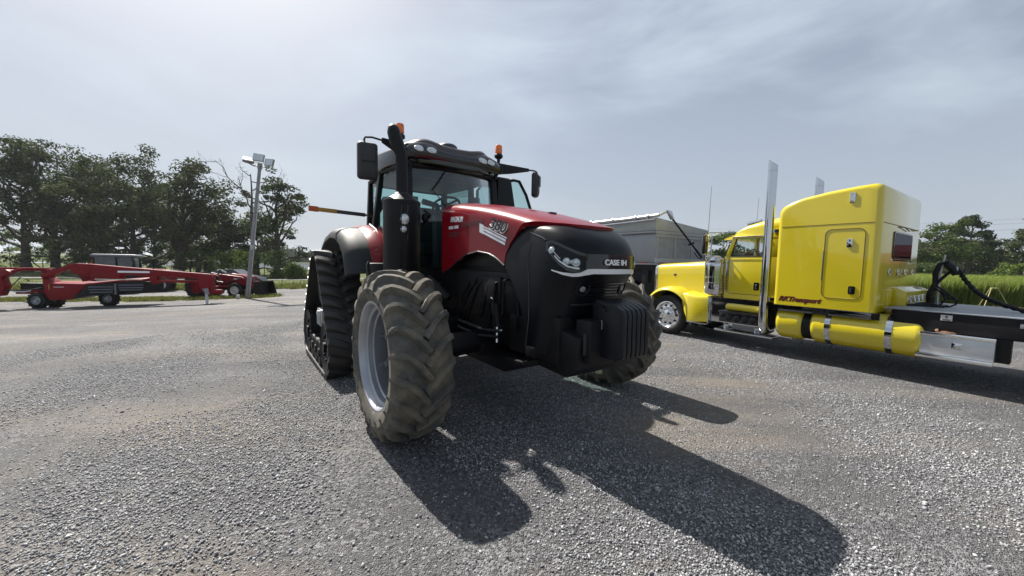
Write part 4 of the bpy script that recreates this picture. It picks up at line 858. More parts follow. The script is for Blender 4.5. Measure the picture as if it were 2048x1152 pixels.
for e in (-1, 1):
    MB().add([(-1.31, e * .955, 1.86), (-1.92, e * .955, 1.86), (-1.92, e * .955, 2.235), (-1.42, e * .955, 2.235)], [(0, 1, 2, 3)]).build('side_window', glassc, cabo)
    fr_ = MB().tube([(-1.325, e * .975, 1.865), (-1.915, e * .975, 1.865), (-1.915, e * .975, 2.23), (-1.425, e * .975, 2.23), (-1.325, e * .975, 1.865)], .011, 6); fr_.build('window_seal', blk, cabo)
    d = MB().tube([(p[0], e * .982, p[1]) for p in [(-1.30, 1.84), (-1.30, 1.15), (-1.33, 1.10), (-1.38, 1.095), (-1.88, 1.095), (-1.925, 1.11), (-1.93, 1.16), (-1.93, 1.84)]], .006, 6); d.build('door_gap', mat('panel_gap', (.20, .14, .006), .6) if 'panel_gap' not in MATS else MATS['panel_gap'], cabo)
    MB().tube([(-1.30, e * .981, 1.80), (-1.93, e * .981, 1.805)], .007, 6).build('door_crease', yel, cabo)
    ha = MB().prism(rrect(-1.90, -1.80, 1.19, 1.345, .02), 'y', e * .978, e * .990).build('door_handle', blkg, cabo); MB().bb(-1.835, -1.865, e * .99, e * 1.0, 1.22, 1.31).build('handle_lever', chrome, ha, bevel=.006)
    MB().tube([(-1.34, e * .98, 2.255), (-1.95, e * 1.0, 2.262), (-2.0, e * .98, 2.262)], .012, 6).build('drip_rail', chrome, cabo)
MB().add([(-1.225, -.92, 1.87), (-1.225, .92, 1.87), (-1.355, .92, 2.235), (-1.355, -.92, 2.235)], [(0, 1, 2, 3)]).build('windshield', glassc, cabo)
vi = MB().loft([[(x - .02 * abs(y), y, z) for x, z in ((-1.30, 2.30), (-1.13, 2.225), (-1.125, 2.215), (-1.30, 2.28))] for y in np.linspace(-.95, .95, 9)]); vi.build('sun_visor', yel, cabo, bevel=.003)
MB().cyl((-1.55, .25, 2.62), (-1.30, .25, 2.56), .05, .075, 14).build('roof_horn', chrome, cabo)
inn = MB()
for y in (-.5, .5): inn.bb(-2.12, -2.0, y - .22, y + .22, 1.5, 2.15); inn.bb(-2.1, -1.6, y - .22, y + .22, 1.5, 1.62)
inn.build('truck_seat', seatm, cabo, bevel=.04)
cu = MB().bb(-2.17, -2.195, -.90, -.3, 1.7, 2.23); cu.bb(-1.45, -1.56, .58, .9, 1.87, 1.94); cu.build('cab_curtain', curt, cabo, bevel=.006)
dsh = MB().bb(-1.25, -1.5, -.9, .9, 1.62, 1.895); dsh.tube([(-1.56 + .03 * math.cos(a), .5 + .19 * math.sin(a), 1.87 + .15 * math.cos(a)) for a in np.linspace(0, 2 * math.pi, 21)], .012, 6); dsh.build('truck_dashboard', blk, cabo, bevel=.02)
# mirrors and antennas
for e in (-1, 1):
    mi = bpy.data.objects.new('truck_mirror', None); COL.objects.link(mi); mi.parent = K
    q = MB().bb(-.89, -.835, e * 1.09, e * 1.22, 1.90, 2.30); q.build('mirror_housing', blkg, mi, bevel=.02); q = MB().bb(-.832, -.825, e * 1.10, e * 1.21, 1.92, 2.28); q.build('mirror_back', chrome, mi, bevel=.003)
    MB().bb(-.896, -.891, e * 1.10, e * 1.21, 1.92, 2.28).build('mirror_glass', blkg, mi)
    q = MB().tube([(-.86, e * 1.04, 1.86), (-.86, e * 1.05, 2.34), (-.88, e * 1.02, 2.37), (-1.1, e * .99, 2.36), (-1.40, e * .96, 2.36)], .014, 8); q.tube([(-.86, e * 1.05, 2.30), (-.86, e * 1.19, 2.345), (-.86, e * 1.19, 2.32)], .012, 6); q.tube([(-.86, e * 1.04, 1.88), (-1.1, e * 1.0, 1.83), (-1.24, e * .96, 1.80)], .012, 6); q.build('mirror_bracket', chrome, mi)
    MB().ell((-.92, e * 1.12, 1.84), (.05, .07, .07), 14, 8).build('spot_mirror', chrome, mi)
    MB().tube([(-.86, e * 1.05, 2.34), (-.87, e * 1.06, 2.9), (-.88, e * 1.06, 3.35)], [.007, .005, .004], 5).build('antenna', poles, mi)
# chrome stacks
for e in (-1, 1):
    q = MB(); n = 36; X, Y, r = -2.06, e * 1.12, .078
    prof = []
    rings = [[(X + .16, Y - e * .30, .47 + r * .0)] * 0]
    path = [(X, Y - e * .34, .44), (X, Y - e * .16, .43), (X, Y - e * .06, .46), (X, Y - e * .01, .54), (X, Y, .66), (X, Y, 1.2), (X, Y, 2.2), (X, Y, 3.45)]
    q.tube(path, [r * 1.0, r * 1.05, r * 1.1, r * 1.08, r, r, r, r], n, caps=False)
    top = [(X + r * math.cos(2 * math.pi * i / n), Y + r * math.sin(2 * math.pi * i / n)) for i in range(n)]
    q.loft([[(x, y, 3.44) for x, y in top], [(x, y, 3.60 + (x - X) * .9) for x, y in top], [(X + (x - X) * .93, Y + (y - Y) * .93, 3.597 + (x - X) * .9) for x, y in top], [(X + (x - X) * .93, Y + (y - Y) * .93, 3.2) for x, y in top]], True, False)
    st_ = q.build('exhaust_stack', chrome, K, smooth=40)
    q = MB().bb(X - .05, X - .2, Y - e * .14, Y - e * .02, 1.02, 1.08); q.bb(X - .05, X - .2, Y - e * .14, Y - e * .02, 2.30, 2.36); q.build('stack_bracket', chrome, st_)
    q = MB()
    for k in range(10):
        for j in range(3): q.bb(X - .02 + j * .018, X - .012 + j * .018, Y + e * (r - .004), Y + e * (r + .0015), .60 + k * .035, .622 + k * .035)
    q.build('shield_slots', blk, st_)
# sleeper
def sl_out(k, dz):
    P = [(-2.235, .975), (-2.235, 2.62), (-2.25, 2.70), (-2.30, 2.765), (-2.40, 2.82), (-2.60, 2.88), (-2.95, 2.94), (-3.30, 2.975), (-3.52, 2.985), (-3.585, 2.965), (-3.615, 2.92), (-3.625, 2.85), (-3.64, .975)]
    return P
sm_ = MB(); rings = []
for y, k in ((-1.20, 1.0), (-1.197, .55), (-1.17, .2), (-1.12, 0), (1.12, 0), (1.17, .2), (1.197, .55), (1.20, 1.0)):
    ins = .075 * k
    rings.append([(x - ins if x > -2.45 else (x + ins if x < -3.5 else x), y, z - (ins if z > 2.5 else 0)) for x, z in sl_out(0, 0)])
sm_.loft(rings, True, True); sl_o = sm_.build('sleeper', yel, K, smooth=45)
g = MATS['panel_gap']
MB().bb(-2.215, -2.236, -1.0, 1.0, .99, 2.60).build('cab_gap_boot', blk, K)
rv = MB()
for e in (-1, 1):
    for k in range(22): rv.ell((-2.27 - k * .0635, e * 1.2, .995), (.006, .004, .006), 8, 4)
rv.build('rivet_row', yel, sl_o)
q = MB()
for e in (-1, 1): q.bb(-2.31, -3.55, e * 1.1995, e * 1.2035, 2.378, 2.388)
q.bb(-3.627, -3.6345, -1.10, 1.10, 2.378, 2.388); q.build('sleeper_seam', g, sl_o)
for e in (-1, 1):
    P = rrect(-3.455, -2.95, 1.165, 2.30, .09, 5); q = MB().tube([(x, e * 1.2005, z) for x, z in P + P[:1]], .0075, 6, caps=False); bd = q.build('luggage_door', g, sl_o)
    hh = MB().prism(rrect(-3.31, -3.235, 2.0, 2.135, .012), 'y', e * 1.199, e * 1.213).build('latch', chrome, bd, bevel=.002); MB().bb(-3.265, -3.285, e * 1.213, e * 1.216, 2.09, 2.12).build('latch_hole', blkg, hh)
    hh = MB().prism(rrect(-3.385, -3.30, 1.245, 1.375, .02), 'y', e * 1.199, e * 1.210).build('door_latch', blkg, bd); MB().bb(-3.32, -3.345, e * 1.21, e * 1.217, 1.265, 1.35).build('latch_lever', dgrey, hh, bevel=.004)
    MB().bb(-2.935, -2.95, e * 1.2, e * 1.208, 1.45, 1.95).build('door_hinge', greyd, bd, bevel=.003)
    MB().prism(rrect(-3.30, -3.23, 2.71, 2.87, .012), 'y', e * 1.199, e * 1.212).build('side_vent', chrome, sl_o, bevel=.002)
    sk = MB().bb(-2.24, -3.655, e * 1.13, e * 1.195, .865, .972).build('skirt_rail', mat('chrome_dark_reflection', (.16, .165, .175), .08, 1.0, .05) if 'chrome_dark_reflection' not in MATS else MATS['chrome_dark_reflection'], sl_o, bevel=.008);  # polished rail; dark reflection of tank and ground put into its base colour
    for x in (-2.24, -2.85, -3.60): MB().bb(x, x - (.10 if x > -2.5 or x < -3.5 else .22), e * 1.1955, e * 1.198, .868, .968).build('skirt_plate', chrome, sk)
    txm = basis((-2.63, e * 1.2015, 1.092), (-e, 0, 0), (0, 0, 1))
    text('company_lettering', 'RKTransport', .115, txm, dred, sl_o, .0012, .003, .42, .63)
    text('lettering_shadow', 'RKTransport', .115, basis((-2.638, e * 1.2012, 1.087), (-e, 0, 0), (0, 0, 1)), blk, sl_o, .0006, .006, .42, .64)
rw = MB().prism(rrect(-.60, .53, 1.83, 2.28, .06), 'x', -3.622, -3.650); rwo = rw.build('rear_window_frame', blkg, sl_o); MB().prism(rrect(-.565, .495, 1.855, 2.255, .05), 'x', -3.6505, -3.653).build('rear_window', mirrorglass, sl_o)
MB().bb(-3.62, -3.652, -.62, .55, 1.80, 1.822).build('window_sill', chrome, sl_o)
MB().tube([(-3.63, .3, 2.36), (-3.66, .05, 2.37), (-3.645, -.35, 2.33)], .009, 6).build('rear_wiper', blk, sl_o)
for y in (.66, .15, -.27, -.78):
    q = MB().lathe([(.05, 0), (.055, -.012), (.045, -.02), (.03, -.014), (.001, -.016)], (-3.637, y, 1.615), 'x', 20); q.build('gland_fitting', chrome, sl_o)
pn_ = MB().prism([(-3.63, 1.02), (-3.63, 1.36), (-3.70, 1.36), (-3.82, 1.30), (-3.82, 1.05), (-3.76, 1.02)], 'y', -1.15, .42); pn_.bb(-3.63, -3.68, .55, .75, 1.02, 1.34); pn_.bb(-3.64, -3.74, .5, .68, .94, 1.02); po = pn_.build('rear_light_box', yel, K, bevel=.008)
for k in range(5):
    y = .20 - k * .27; q = MB().lathe([(.055, 0), (.06, -.014), (.045, -.022), (.03, -.012), (.001, -.014)], (-3.82, y, 1.175), 'x', 20); q.build('round_lamp', lampw, po)
# rocker panel, battery box, step, tanks
rk = MB().bb(-.96, -1.97, .93, .955, .46, .975); rk.build('rocker_panel', chrome, K)
MB().bb(-1.62, -1.97, .956, .962, .88, .96).build('rocker_vent', blkg, K)
cyq = MB().lathe([(.001, -1.30), (.05, -1.305), (.072, -1.33), (.072, -2.0), (.001, -2.0)], (0, 0, 0), 'x', 24); 
cyq.v = [(x, y + .985, z + .81) for x, y, z in cyq.v]; cyq.build('air_tank', yel, K)
bb_ = MB().bb(-1.23, -1.96, .96, 1.12, .50, .69); bb_.bb(-1.21, -1.97, .96, 1.13, .69, .73); bbo = bb_.build('battery_box', blkg, K, bevel=.012)
q = MB()
for x in (-1.42, -1.58, -1.74, -1.88): q.lathe([(.07, 0), (.06, .004), (.001, .004)], (x, 1.12, .59), 'y', 20)
q.build('box_reflection', blk, bbo)  # black discs imitate dark round reflections on the glossy box
MB().tube([(-1.24, 1.125, .71), (-1.95, 1.125, .71)], .006, 6).build('box_trim', chrome, bbo)
s_ = MB().bb(-1.15, -2.25, .88, 1.14, .30, .345); s_.bb(-1.25, -1.35, .8, .95, .33, .5); s_.bb(-1.85, -1.95, .8, .95, .33, .5); s_.build('side_step', alum, K, bevel=.01)
for e in (-1, 1):
    for (x0, x1) in ((-2.27, -2.70), (-2.80, -4.16)):
        R = .303; zc, yc = .652, e * .885; pr = [(.001, x0)] + [(R - .085 + .085 * math.sin(R_(a)), x0 - .085 + .085 * math.cos(R_(a))) for a in range(0, 91, 15)] + [(R - .085 + .085 * math.cos(R_(a)), x1 + .085 - .085 * math.sin(R_(a))) for a in range(0, 91, 15)] + [(.001, x1)]
        q = MB().lathe(pr, (0, 0, 0), 'x', 56); q.v = [(x, y + yc, z + zc) for x, y, z in q.v]; tk = q.build('fuel_tank', yel, K, smooth=40)
        for xs_ in ((-3.06, -3.80) if x0 < -2.5 else ()):
            q = MB().lathe([(R + .001, xs_ - .04), (R + .007, xs_ - .038), (R + .007, xs_ + .038), (R + .001, xs_ + .04)], (0, 0, 0), 'x', 56); q.v = [(x, y + yc, z + zc) for x, y, z in q.v]; q.build('tank_strap', chrome, tk, smooth=30)
        xc = -3.98 if x0 < -2.5 else -2.52
        q = MB().lathe([(.062, 0), (.062, .022), (.05, .034), (.001, .036)], (0, 0, 0), 'z', 20); q.xf(Matrix.Translation((xc, yc + e * R * .42, zc + R * .905)) @ Matrix.Rotation(R_(-25 * e), 4, 'X')); q.build('fuel_cap', alum if x0 < -2.5 else blkg, tk)
    q = MB().cyl((-2.65, e * .90, .635), (-2.85, e * .90, .635), .25, n=30); q.build('tank_spacer', blkm, K)
q = MB().bb(-4.13, -4.80, .72, 1.15, .47, .735); tb = q.build('tool_box', mat('brushed_aluminium', (.55, .57, .60), .38, .85, .12, 3, bump=.1, bscale=5), K, bevel=.008)
MB().bb(-4.125, -4.805, .72, 1.172, .732, .782).build('tool_box_lid', MATS['polished_rim'], tb, bevel=.006); MB().bb(-4.10, -4.80, 1.13, 1.195, .415, .468).build('tool_box_step', MATS['polished_rim'], tb, bevel=.006)
q = MB().prism(rrect(-4.53, -4.43, .575, .665, .012), 'y', 1.15, 1.158).build('tool_box_latch', chrome, tb, bevel=.002); MB().tube([(-4.46, 1.16, .60), (-4.46, 1.172, .63), (-4.50, 1.172, .63), (-4.50, 1.16, .60)], .006, 6).build('latch_handle', chrome, q)
# hose mast on the deck
hm_ = empty('hose_mast', (0, 0, 0), 0, 'x', 'x'); COL.objects.unlink(hm_); bpy.data.objects.remove(hm_)
HM = bpy.data.objects.new('hose_mast', None); COL.objects.link(HM); HM.parent = K
q = MB().tube([(-4.10, .02, 1.07), (-4.10, .02, 1.55), (-4.135, .02, 1.91)], [.02, .016, .012], 8); q.build('mast_rod', galv, HM)
q = MB().bb(-4.0, -4.2, -.15, .2, 1.074, 1.11); q.cyl((-4.05, .1, 1.1), (-4.05, .1, 1.24), .035, n=12); q.tube([(-3.9, .25, 1.1), (-4.0, .2, 1.12), (-4.1, .1, 1.10)], .03, 8); q.build('mast_base', blkm, HM, bevel=.006)
q = MB()
q.tube([(-4.03, .05, 1.10), (-4.02, .04, 1.30), (-4.06, .02, 1.45), (-4.05, .02, 1.62), (-4.09, .02, 1.76), (-4.17, .0, 1.79), (-4.24, 0, 1.72), (-4.30, 0, 1.64)], .035, 10)
q.tube([(-4.05, .03, 1.40), (-4.12, .03, 1.52), (-4.2, .02, 1.64), (-4.28, .02, 1.66)], .022, 8); q.tube([(-4.16, .02, 1.76), (-4.22, .02, 1.70), (-4.26, .02, 1.62), (-4.30, .0, 1.65)], .055, 8)
q.build('hose_loom', blk, HM)
q = MB(); P = [(-4.30, 0, 1.64), (-4.36, 0, 1.52), (-4.46, 0, 1.37), (-4.58, .02, 1.26), (-4.75, .04, 1.17), (-4.95, .06, 1.10), (-5.2, .1, 1.09)]; PP = []
for i in range(60):
    t = i / 59 * (len(P) - 1); k = min(int(t), len(P) - 2); PP.append(Vector(P[k]).lerp(Vector(P[k + 1]), t - k))
q.tube(PP, [.030 + .006 * math.sin(i * 1.6) for i in range(60)], 10); q.tube([(p[0] + .01 * math.sin(i * .9), p[1] + .03 * math.cos(i * .9), p[2] + .03 * math.sin(i * .9)) for i, p in enumerate(PP)], .013, 6); q.build('coiled_hose', blk, HM)
q = MB().tube([(-4.06, .03, 1.42), (-4.16, .04, 1.34), (-4.26, .05, 1.24), (-4.31, .05, 1.19), (-4.30, .05, 1.13), (-4.24, .05, 1.09), (-4.1, .05, 1.085)], .013, 7); q.tube([(-4.05, .05, 1.38), (-4.15, .06, 1.31), (-4.22, .06, 1.23), (-4.29, .06, 1.19)], .013, 7); q.tube([(-4.06, .0, 1.36), (-4.14, 0, 1.30), (-4.18, 0, 1.2), (-4.14, 0, 1.12), (-4.06, 0, 1.10)], .014, 7); q.tube([(-4.02, .06, 1.36), (-3.99, .06, 1.25), (-4.0, .06, 1.12)], .02, 7); q.tube([(-3.7, .4, 1.1), (-3.8, .35, 1.09), (-3.95, .3, 1.10), (-4.05, .2, 1.09)], .02, 7); q.tube([(-3.75, .75, .98), (-3.85, .85, 1.02), (-3.95, .9, 1.0), (-4.0, 1.0, .95)], .022, 7); q.build('hose_loop', blk, HM)
MB().cyl((-4.27, .04, 1.72), (-4.28, .05, 1.66), .012, n=8).build('hose_clip', galv, HM)
# glove lying on the tool box
gl = MB(); gl.loft([[(-4.30 + .03 * a, 1.02 + .04 * b, .777 + h * c) for b, c in ((-1, 0), (-.8, .8), (0, 1), (.8, .8), (1, 0))] for a, h in ((0, .02), (-1, .03), (-2, .035), (-3, .03))]); 
for j, l in enumerate((.055, .07, .065, .05)): gl.tube([(-4.39, .985 + j * .022, .79), (-4.39 - l * .5, .985 + j * .023, .796), (-4.39 - l, .985 + j * .024, .785)], [.012, .012, .008], 7)
gl.tube([(-4.35, 1.055, .788), (-4.39, 1.085, .79), (-4.42, 1.095, .786)], [.012, .012, .008], 7); gl.tube([(-4.27, 1.02, .79), (-4.30, 1.02, .80)], [.034, .036], 10)
go = gl.build('work_glove', brown); tag(go, 'brown leather work glove lying on the aluminium tool box', 'glove'); go.matrix_world = Matrix.Translation(K.location) @ Matrix.Rotation(R_(123), 4, 'Z') @ Matrix.Translation((.0, .085, 0))

# ================================================================== grey dump trailer
D_ = empty('dump_trailer', (4.204, 11.058, 0), R_(123), 'grey dump trailer with rolled tarp standing behind the yellow truck hood', 'trailer')
LN_, WD = 8.0, 2.75
def tr_sec(x, flat):
    # outward bowed side walls, x from the rear end towards the front
    P = [(0.0 - .12, 1.70), (-.02 - .02 * flat, 2.0), (.0, 2.25), (-.015, 2.48), (-.03, 2.60)]
    L_ = [(x, y, z) for y, z in P]; Rr = [(x, -WD - y, z) for y, z in P[::-1]]; return L_ + Rr
q = MB(); q.loft([tr_sec(0, 0), tr_sec(.10, 1), tr_sec(2, 1), tr_sec(LN_, 1)], True, True); body = q.build('trailer_body', greyp, D_, smooth=30, bevel=.02)
q = MB(); q.bb(-.04, LN_, .0, .05, 2.60, 2.66); q.bb(-.04, LN_, -WD - .05, -WD, 2.60, 2.66); q.bb(-.06, .0, -WD - .05, .05, 2.58, 2.66); q.bb(-.03, LN_, -.12, -.06, 1.655, 1.70); q.build('top_rail', greyp, body, bevel=.01)
q = MB(); q.prism([(.03, 2.663), (.02, 3.05), (-WD, 2.84), (-WD - .03, 2.663)], 'x', -.02, LN_); q.build('tarp_cover', tarp, D_, bevel=.03)
pan = MB(); 
q = MB()
for k in range(3):
    y0 = -.08 - k * .88; 
    q.bb(-.018, -.005, y0 - .04, y0 + .04, 1.72, 2.55)
q.bb(-.03, -.005, -WD, -.0, 2.48, 2.58); q.bb(-.03, -.005, -WD, -.0, 1.72, 1.86); q.bb(-.03, -.005, -WD + .0, -WD + .14, 1.72, 2.55); q.build('end_frame', greyp, body, bevel=.012)
MB().bb(-.004, .0, -WD + .1, -.05, 1.75, 2.56).build('end_panel', mat('recess_shade_grey', (.20, .215, .245), .4), body)  # trailer grey again, with the shade of the recess put into the colour
q = MB()
for k in range(7): q.bb(.3 + k * 1.1, .62 + k * 1.1, -.115, -.105, 1.70, 1.735)
for k in range(3): q.bb(-.034, -.03, -.2 - k * .55, -.42 - k * .55, 1.70, 1.735)
q.build('reflector_tape', refl, body)
q = MB(); q.tube([(-.1, .03, 3.10), (1.2, .05, 3.08), (LN_, .05, 3.06)], .05, 10); q.tube([(-.1, .02, 3.10), (-.22, -.05, 3.17), (-.25, -.10, 3.18)], .03, 8)
for x in (.25, .7, 1.6, 2.6, 3.8): q.tube([(x - .03, .04, 3.09), (x + .03, .04, 3.09)], .075, 10)
q.build('tarp_roller', galv, D_); MB().tube([(0, .08, 2.99), (1.3, .10, 2.96), (LN_, .1, 2.92)], .022, 8).build('roller_bar', alum, D_)
q = MB().prism([(-.10, 3.24), (-.30, 3.22), (-.42, 3.02), (-.34, 2.98), (-.2, 3.12)], 'x', -.30, -.22); q.build('crank_head', alum, D_, bevel=.01)
q = MB(); P0, P1 = Vector((-.27, -.38, 3.0)), Vector((-.28, -1.98, 1.93))
q.tube([tuple(P0.lerp(P1, i / 30)) for i in range(31)], [.024 + .008 * (i % 2) for i in range(31)], 8); q.tube([tuple(P0.lerp(P1, .8)), tuple(P1)], .036, 8); q.tube([tuple(P1), (-.3, -1.9, 1.87), (-.3, -1.7, 1.93), (-.3, -1.55, 2.05)], .018, 6); q.tube([(-.05, -1.62, 2.32), (-.2, -1.55, 2.34), (-.27, -1.5, 2.36)], .035, 8); q.build('crank_arm', blk, D_)
q = MB()
for y in (-2.56, -2.80): q.tube([(-.12, y, .6), (-.12, y, 2.62)], .02, 6)
for k in range(7): q.tube([(-.12, -2.56, .75 + k * .3), (-.12, -2.80, .75 + k * .3)], .014, 6)
q.build('ladder', alum, D_)
q = MB(); q.bb(.3, LN_, -.95, -.80, 1.15, 1.5); q.bb(.3, LN_, -WD + .80, -WD + .95, 1.15, 1.5); q.bb(.2, LN_, -WD + .1, -.10, 1.48, 1.66); q.bb(.3, .5, -WD + .1, -.1, .75, 1.5); q.bb(.2, 6.0, -.30, -.2, 1.1, 1.6); q.build('trailer_frame', blkm, D_, bevel=.015)
for x in (1.6, 2.9):
    for y in (-.35, -WD + .35):
        road_wheel(D_, x, y, .5, .5, .29, 1 if y > -1 else -1, nm='trailer_wheel')
q = MB().bb(.75, .80, -.75, -.05, .35, 1.15); q.bb(7.2, 7.35, -.9, -.75, .02, 1.3); q.bb(7.2, 7.35, -WD + .75, -WD + .9, .02, 1.3); q.build('landing_leg', blkm, D_)

# ================================================================== floodlight pole
def up_z(x, y): return gz(x, y)
PX, PY = -14.08, 19.72; pz = gz(PX, PY); H_ = 7.05
LP = empty('light_pole', (PX, PY, pz), 0, 'leaning grey steel pole with three floodlights at its top', 'light pole'); LP.rotation_euler = (R_(-1.0), R_(6.2), 0)
q = MB().tube([(0, 0, -.15), (0, 0, 3.5), (0, 0, H_)], [.115, .10, .075], 14); q.build('pole', poles, LP)
MB().tube([(.13, -.06, 0.05), (.11, -.05, 5.5)], .025, 6).build('conduit', galv, LP); MB().bb(.02, .16, -.2, -.1, 2.6, 2.85).build('junction_box', galv, LP, bevel=.01)
q = MB().tube([(-.55, -.05, H_ + .02), (-.3, -.05, H_ - .08), (.45, -.05, H_ - .06), (.5, -.05, H_ + .02)], .03, 8); q.cyl((0, 0, H_ - .2), (0, 0, H_ + .08), .11, n=12); q.build('cross_arm', poles, LP)
for x, y, z, yaw, rx in ((-.52, -.12, .22, 30, -55), (-.02, -.14, .36, 10, -12), (.52, -.12, .18, -12, -8)):
    f = bpy.data.objects.new('floodlight', None); COL.objects.link(f); f.parent = LP; f.location = (x, y, H_ + z); f.rotation_euler = (R_(rx), 0, R_(yaw))
    q = MB().loft([[(a * .26, 0, b * .19) for a, b in ((-1, -1), (1, -1), (1, 1), (-1, 1))], [(a * .25, .10, b * .18) for a, b in ((-1, -1), (1, -1), (1, 1), (-1, 1))], [(a * .14, .20, b * .11) for a, b in ((-1, -1), (1, -1), (1, 1), (-1, 1))]]); q.tube([(-.24, .05, 0), (-.24, .1, -.24), (.24, .1, -.24), (.24, .05, 0)], .015, 6); q.build('housing', poles, f, bevel=.01)
    MB().bb(-.235, .235, -.008, -.002, -.165, .165).build('lens', lampw, f)
st_p = gz(-14.3, 17.37)
q = MB().lathe([(.001, .22), (.07, .22), (.08, .2), (.08, 0)], (-14.42, 19.5, gz(-14.4, 19.5)), 'z', 14); tag(q.build('marker_stub', white), 'short white plastic stub beside the foot of the light pole', 'marker')

# ================================================================== mower conditioner
Mo = empty('mower_conditioner', (-21.15, 16.46, -.86), R_(90 - 82.47), 'long red pull type mower conditioner with raised black cutter bed', 'mower')
def small_wheel(par, x, y, z, R, w, nm='transport_wheel', hubm=None, rr=None):
    p = bpy.data.objects.new(nm, None); COL.objects.link(p); p.parent = par; p.location = (x, y, z); h = w / 2; rr = rr or R * .52
    q = MB().lathe([(rr, -h * .8), (rr + .03, -h), (R - .06, -h), (R - .01, -h * .8), (R, -h * .5), (R, -h * .15), (R - .012, -h * .12), (R - .012, h * .12), (R, h * .15), (R, h * .5), (R - .01, h * .8), (R - .06, h), (rr + .03, h), (rr, h * .8)], n=40)
    for k in range(26):
        a = 2 * math.pi * k / 26; c, s = math.cos(a), math.sin(a); q.box(((R - .004) * c, (h * .5) * (1 if k % 2 else -1), (R - .004) * s), (.035, h * .95, R * .13), rot=(0, -a, 0))
    q.build('tyre', rubb, p, smooth=40, weld=False)
    q = MB().lathe([(rr + .01, -h * .85), (rr - .01, -h * .9), (rr - .03, -h * .5), (rr - .06, -h * .35), (rr * .5, -h * .5), (.06, -h * .5), (.05, -h * .75), (.001, -h * .78)], n=32); q.lathe([(rr, h * .85), (rr - .03, h * .3), (rr - .06, -h * .3)], n=32); q.build('rim', hubm or white, p, smooth=30)
    return p
small_wheel(Mo, -.04, .12, .35, .35, .30, hubm=rims); small_wheel(Mo, .12, .62, .35, .35, .30, hubm=rims); small_wheel(Mo, 2.45, .5, .42, .36, .30, hubm=rims)
q = MB().prism([(.28, 1.40), (.62, 1.10), (2.0, 1.08), (1.36, .40), (.52, .37)], 'y', -.04, .06); q.prism([(.28, 1.42), (.62, 1.12), (.56, .9), (.5, .5), (.30, .5), (.2, 1.2)], 'y', .06, .5); q.build('side_shield', red2, Mo, bevel=.012)
MB().bb(.72, 1.12, -.046, -.041, .955, .985).build('shield_decal', white, Mo); MB().bb(.53, .565, -.05, -.04, .85, 1.1).build('yellow_reflector', amber, Mo)
q = MB().loft([[(x, y, z + w * h) for y, w in ((0, 0), (.22, 0), (.22, 1), (0, 1))] for x, z, h in ((.20, 1.40, .10), (.33, 1.38, .16), (1.30, 1.78, .22), (1.6, 1.82, .22), (2.2, 1.70, .32), (3.4, 1.56, .36), (5.2, 1.50, .28), (7.1, 1.38, .27))]); q.build('drawbar', red2, Mo, bevel=.015)
q = MB().prism([(1.45, 1.85), (2.2, 1.75), (2.05, 1.30), (1.85, 1.22), (1.7, 1.55), (1.4, 1.62)], 'y', -.03, .25); q.prism([(2.05, 1.75), (3.4, 1.6), (3.3, 1.38), (2.5, 1.30), (2.1, 1.28)], 'y', -.02, .24); q.prism([(4.5, 1.55), (4.85, 1.55), (4.8, 1.15), (4.6, 1.15)], 'y', 0, .24); q.build('drawbar_pivot', red2, Mo, bevel=.012)
MB().bb(3.25, 4.55, -.006, -.002, 1.655, 1.74).build('drawbar_decal', silv, Mo)
MB().tube([(1.3, -.05, 1.78), (1.05, -.05, 1.55), (1.45, -.08, 1.45), (2.2, -.06, 1.38)], .018, 6).build('hydraulic_hose', blk, Mo)
q = MB().prism([(6.55, 1.40), (6.6, 1.64), (7.02, 1.66), (7.15, 1.60), (7.2, 1.38), (7.1, .90), (7.0, .66), (6.85, .66), (6.6, 1.0)], 'y', -.02, .24); q.bb(4.75, 6.6, .02, .16, 1.22, 1.34); q.bb(7.0, 7.5, .0, .2, .72, .92); q.build('hitch_frame', red2, Mo, bevel=.015)
q = MB().bb(6.86, 6.96, -.05, .02, .27, .95); q.bb(6.8, 7.02, -.1, .08, .25, .28); q.build('jack_stand', white, Mo, bevel=.006); MB().prism([(6.75, .95), (6.95, .7), (7.05, .7), (7.0, 1.0)], 'y', -.07, -.03).build('hitch_plate', deckp, Mo)
q = MB().tube([(6.9, .1, 1.62), (7.1, .05, 1.72), (7.35, .05, 1.66), (7.5, .1, 1.45)], .02, 6); q.tube([(7.0, .1, 1.5), (7.25, .05, 1.62), (7.45, .1, 1.4)], .02, 6); q.tube([(7.0, .15, 1.4), (7.2, .2, 1.3), (7.5, .2, 1.25)], .035, 8); q.build('coupling_hose', blk, Mo)
# cutter bed: long sloping black bed with red top cover
q = MB().loft([[(x, y, z) for y, z in ((-.02, zb), (-.02, zt), (1.0, zt), (1.0, zb))] for x, zb, zt in ((1.75, .66, 1.02), (2.4, .60, 1.12), (3.4, .66, 1.20), (4.4, .74, 1.26))]); q.prism([(1.35, .42), (2.0, .98), (2.4, .96), (2.2, .62)], 'y', -.03, .9); q.build('cutter_bed', blkm, Mo, bevel=.02)
q = MB().loft([[(x, y, z) for y, z in ((-.06, zz), (-.06, zz + .05), (.5, zz + .13), (1.05, zz + .10), (1.05, zz))] for x, zz in ((.62, 1.08), (2.0, 1.07), (3.2, 1.22), (4.3, 1.31))]); q.build('top_cover', red2, Mo, bevel=.01)
q = MB()
for x0, x1, z in ((2.1, 3.1, .98), (2.1, 3.1, .86), (2.15, 3.05, .74), (3.3, 4.3, 1.08), (3.3, 4.3, .96), (3.35, 4.25, .86)): q.tube([(x0, -.05, z), (x1, -.05, z + .03)], .03, 8)
q.bb(3.14, 3.22, -.08, 0, .66, 1.15); q.build('roller', greyd, Mo)
q = MB().bb(2.4, 4.3, -.1, -.02, 1.33, 1.37); q.build('guard_rail', alum, Mo)
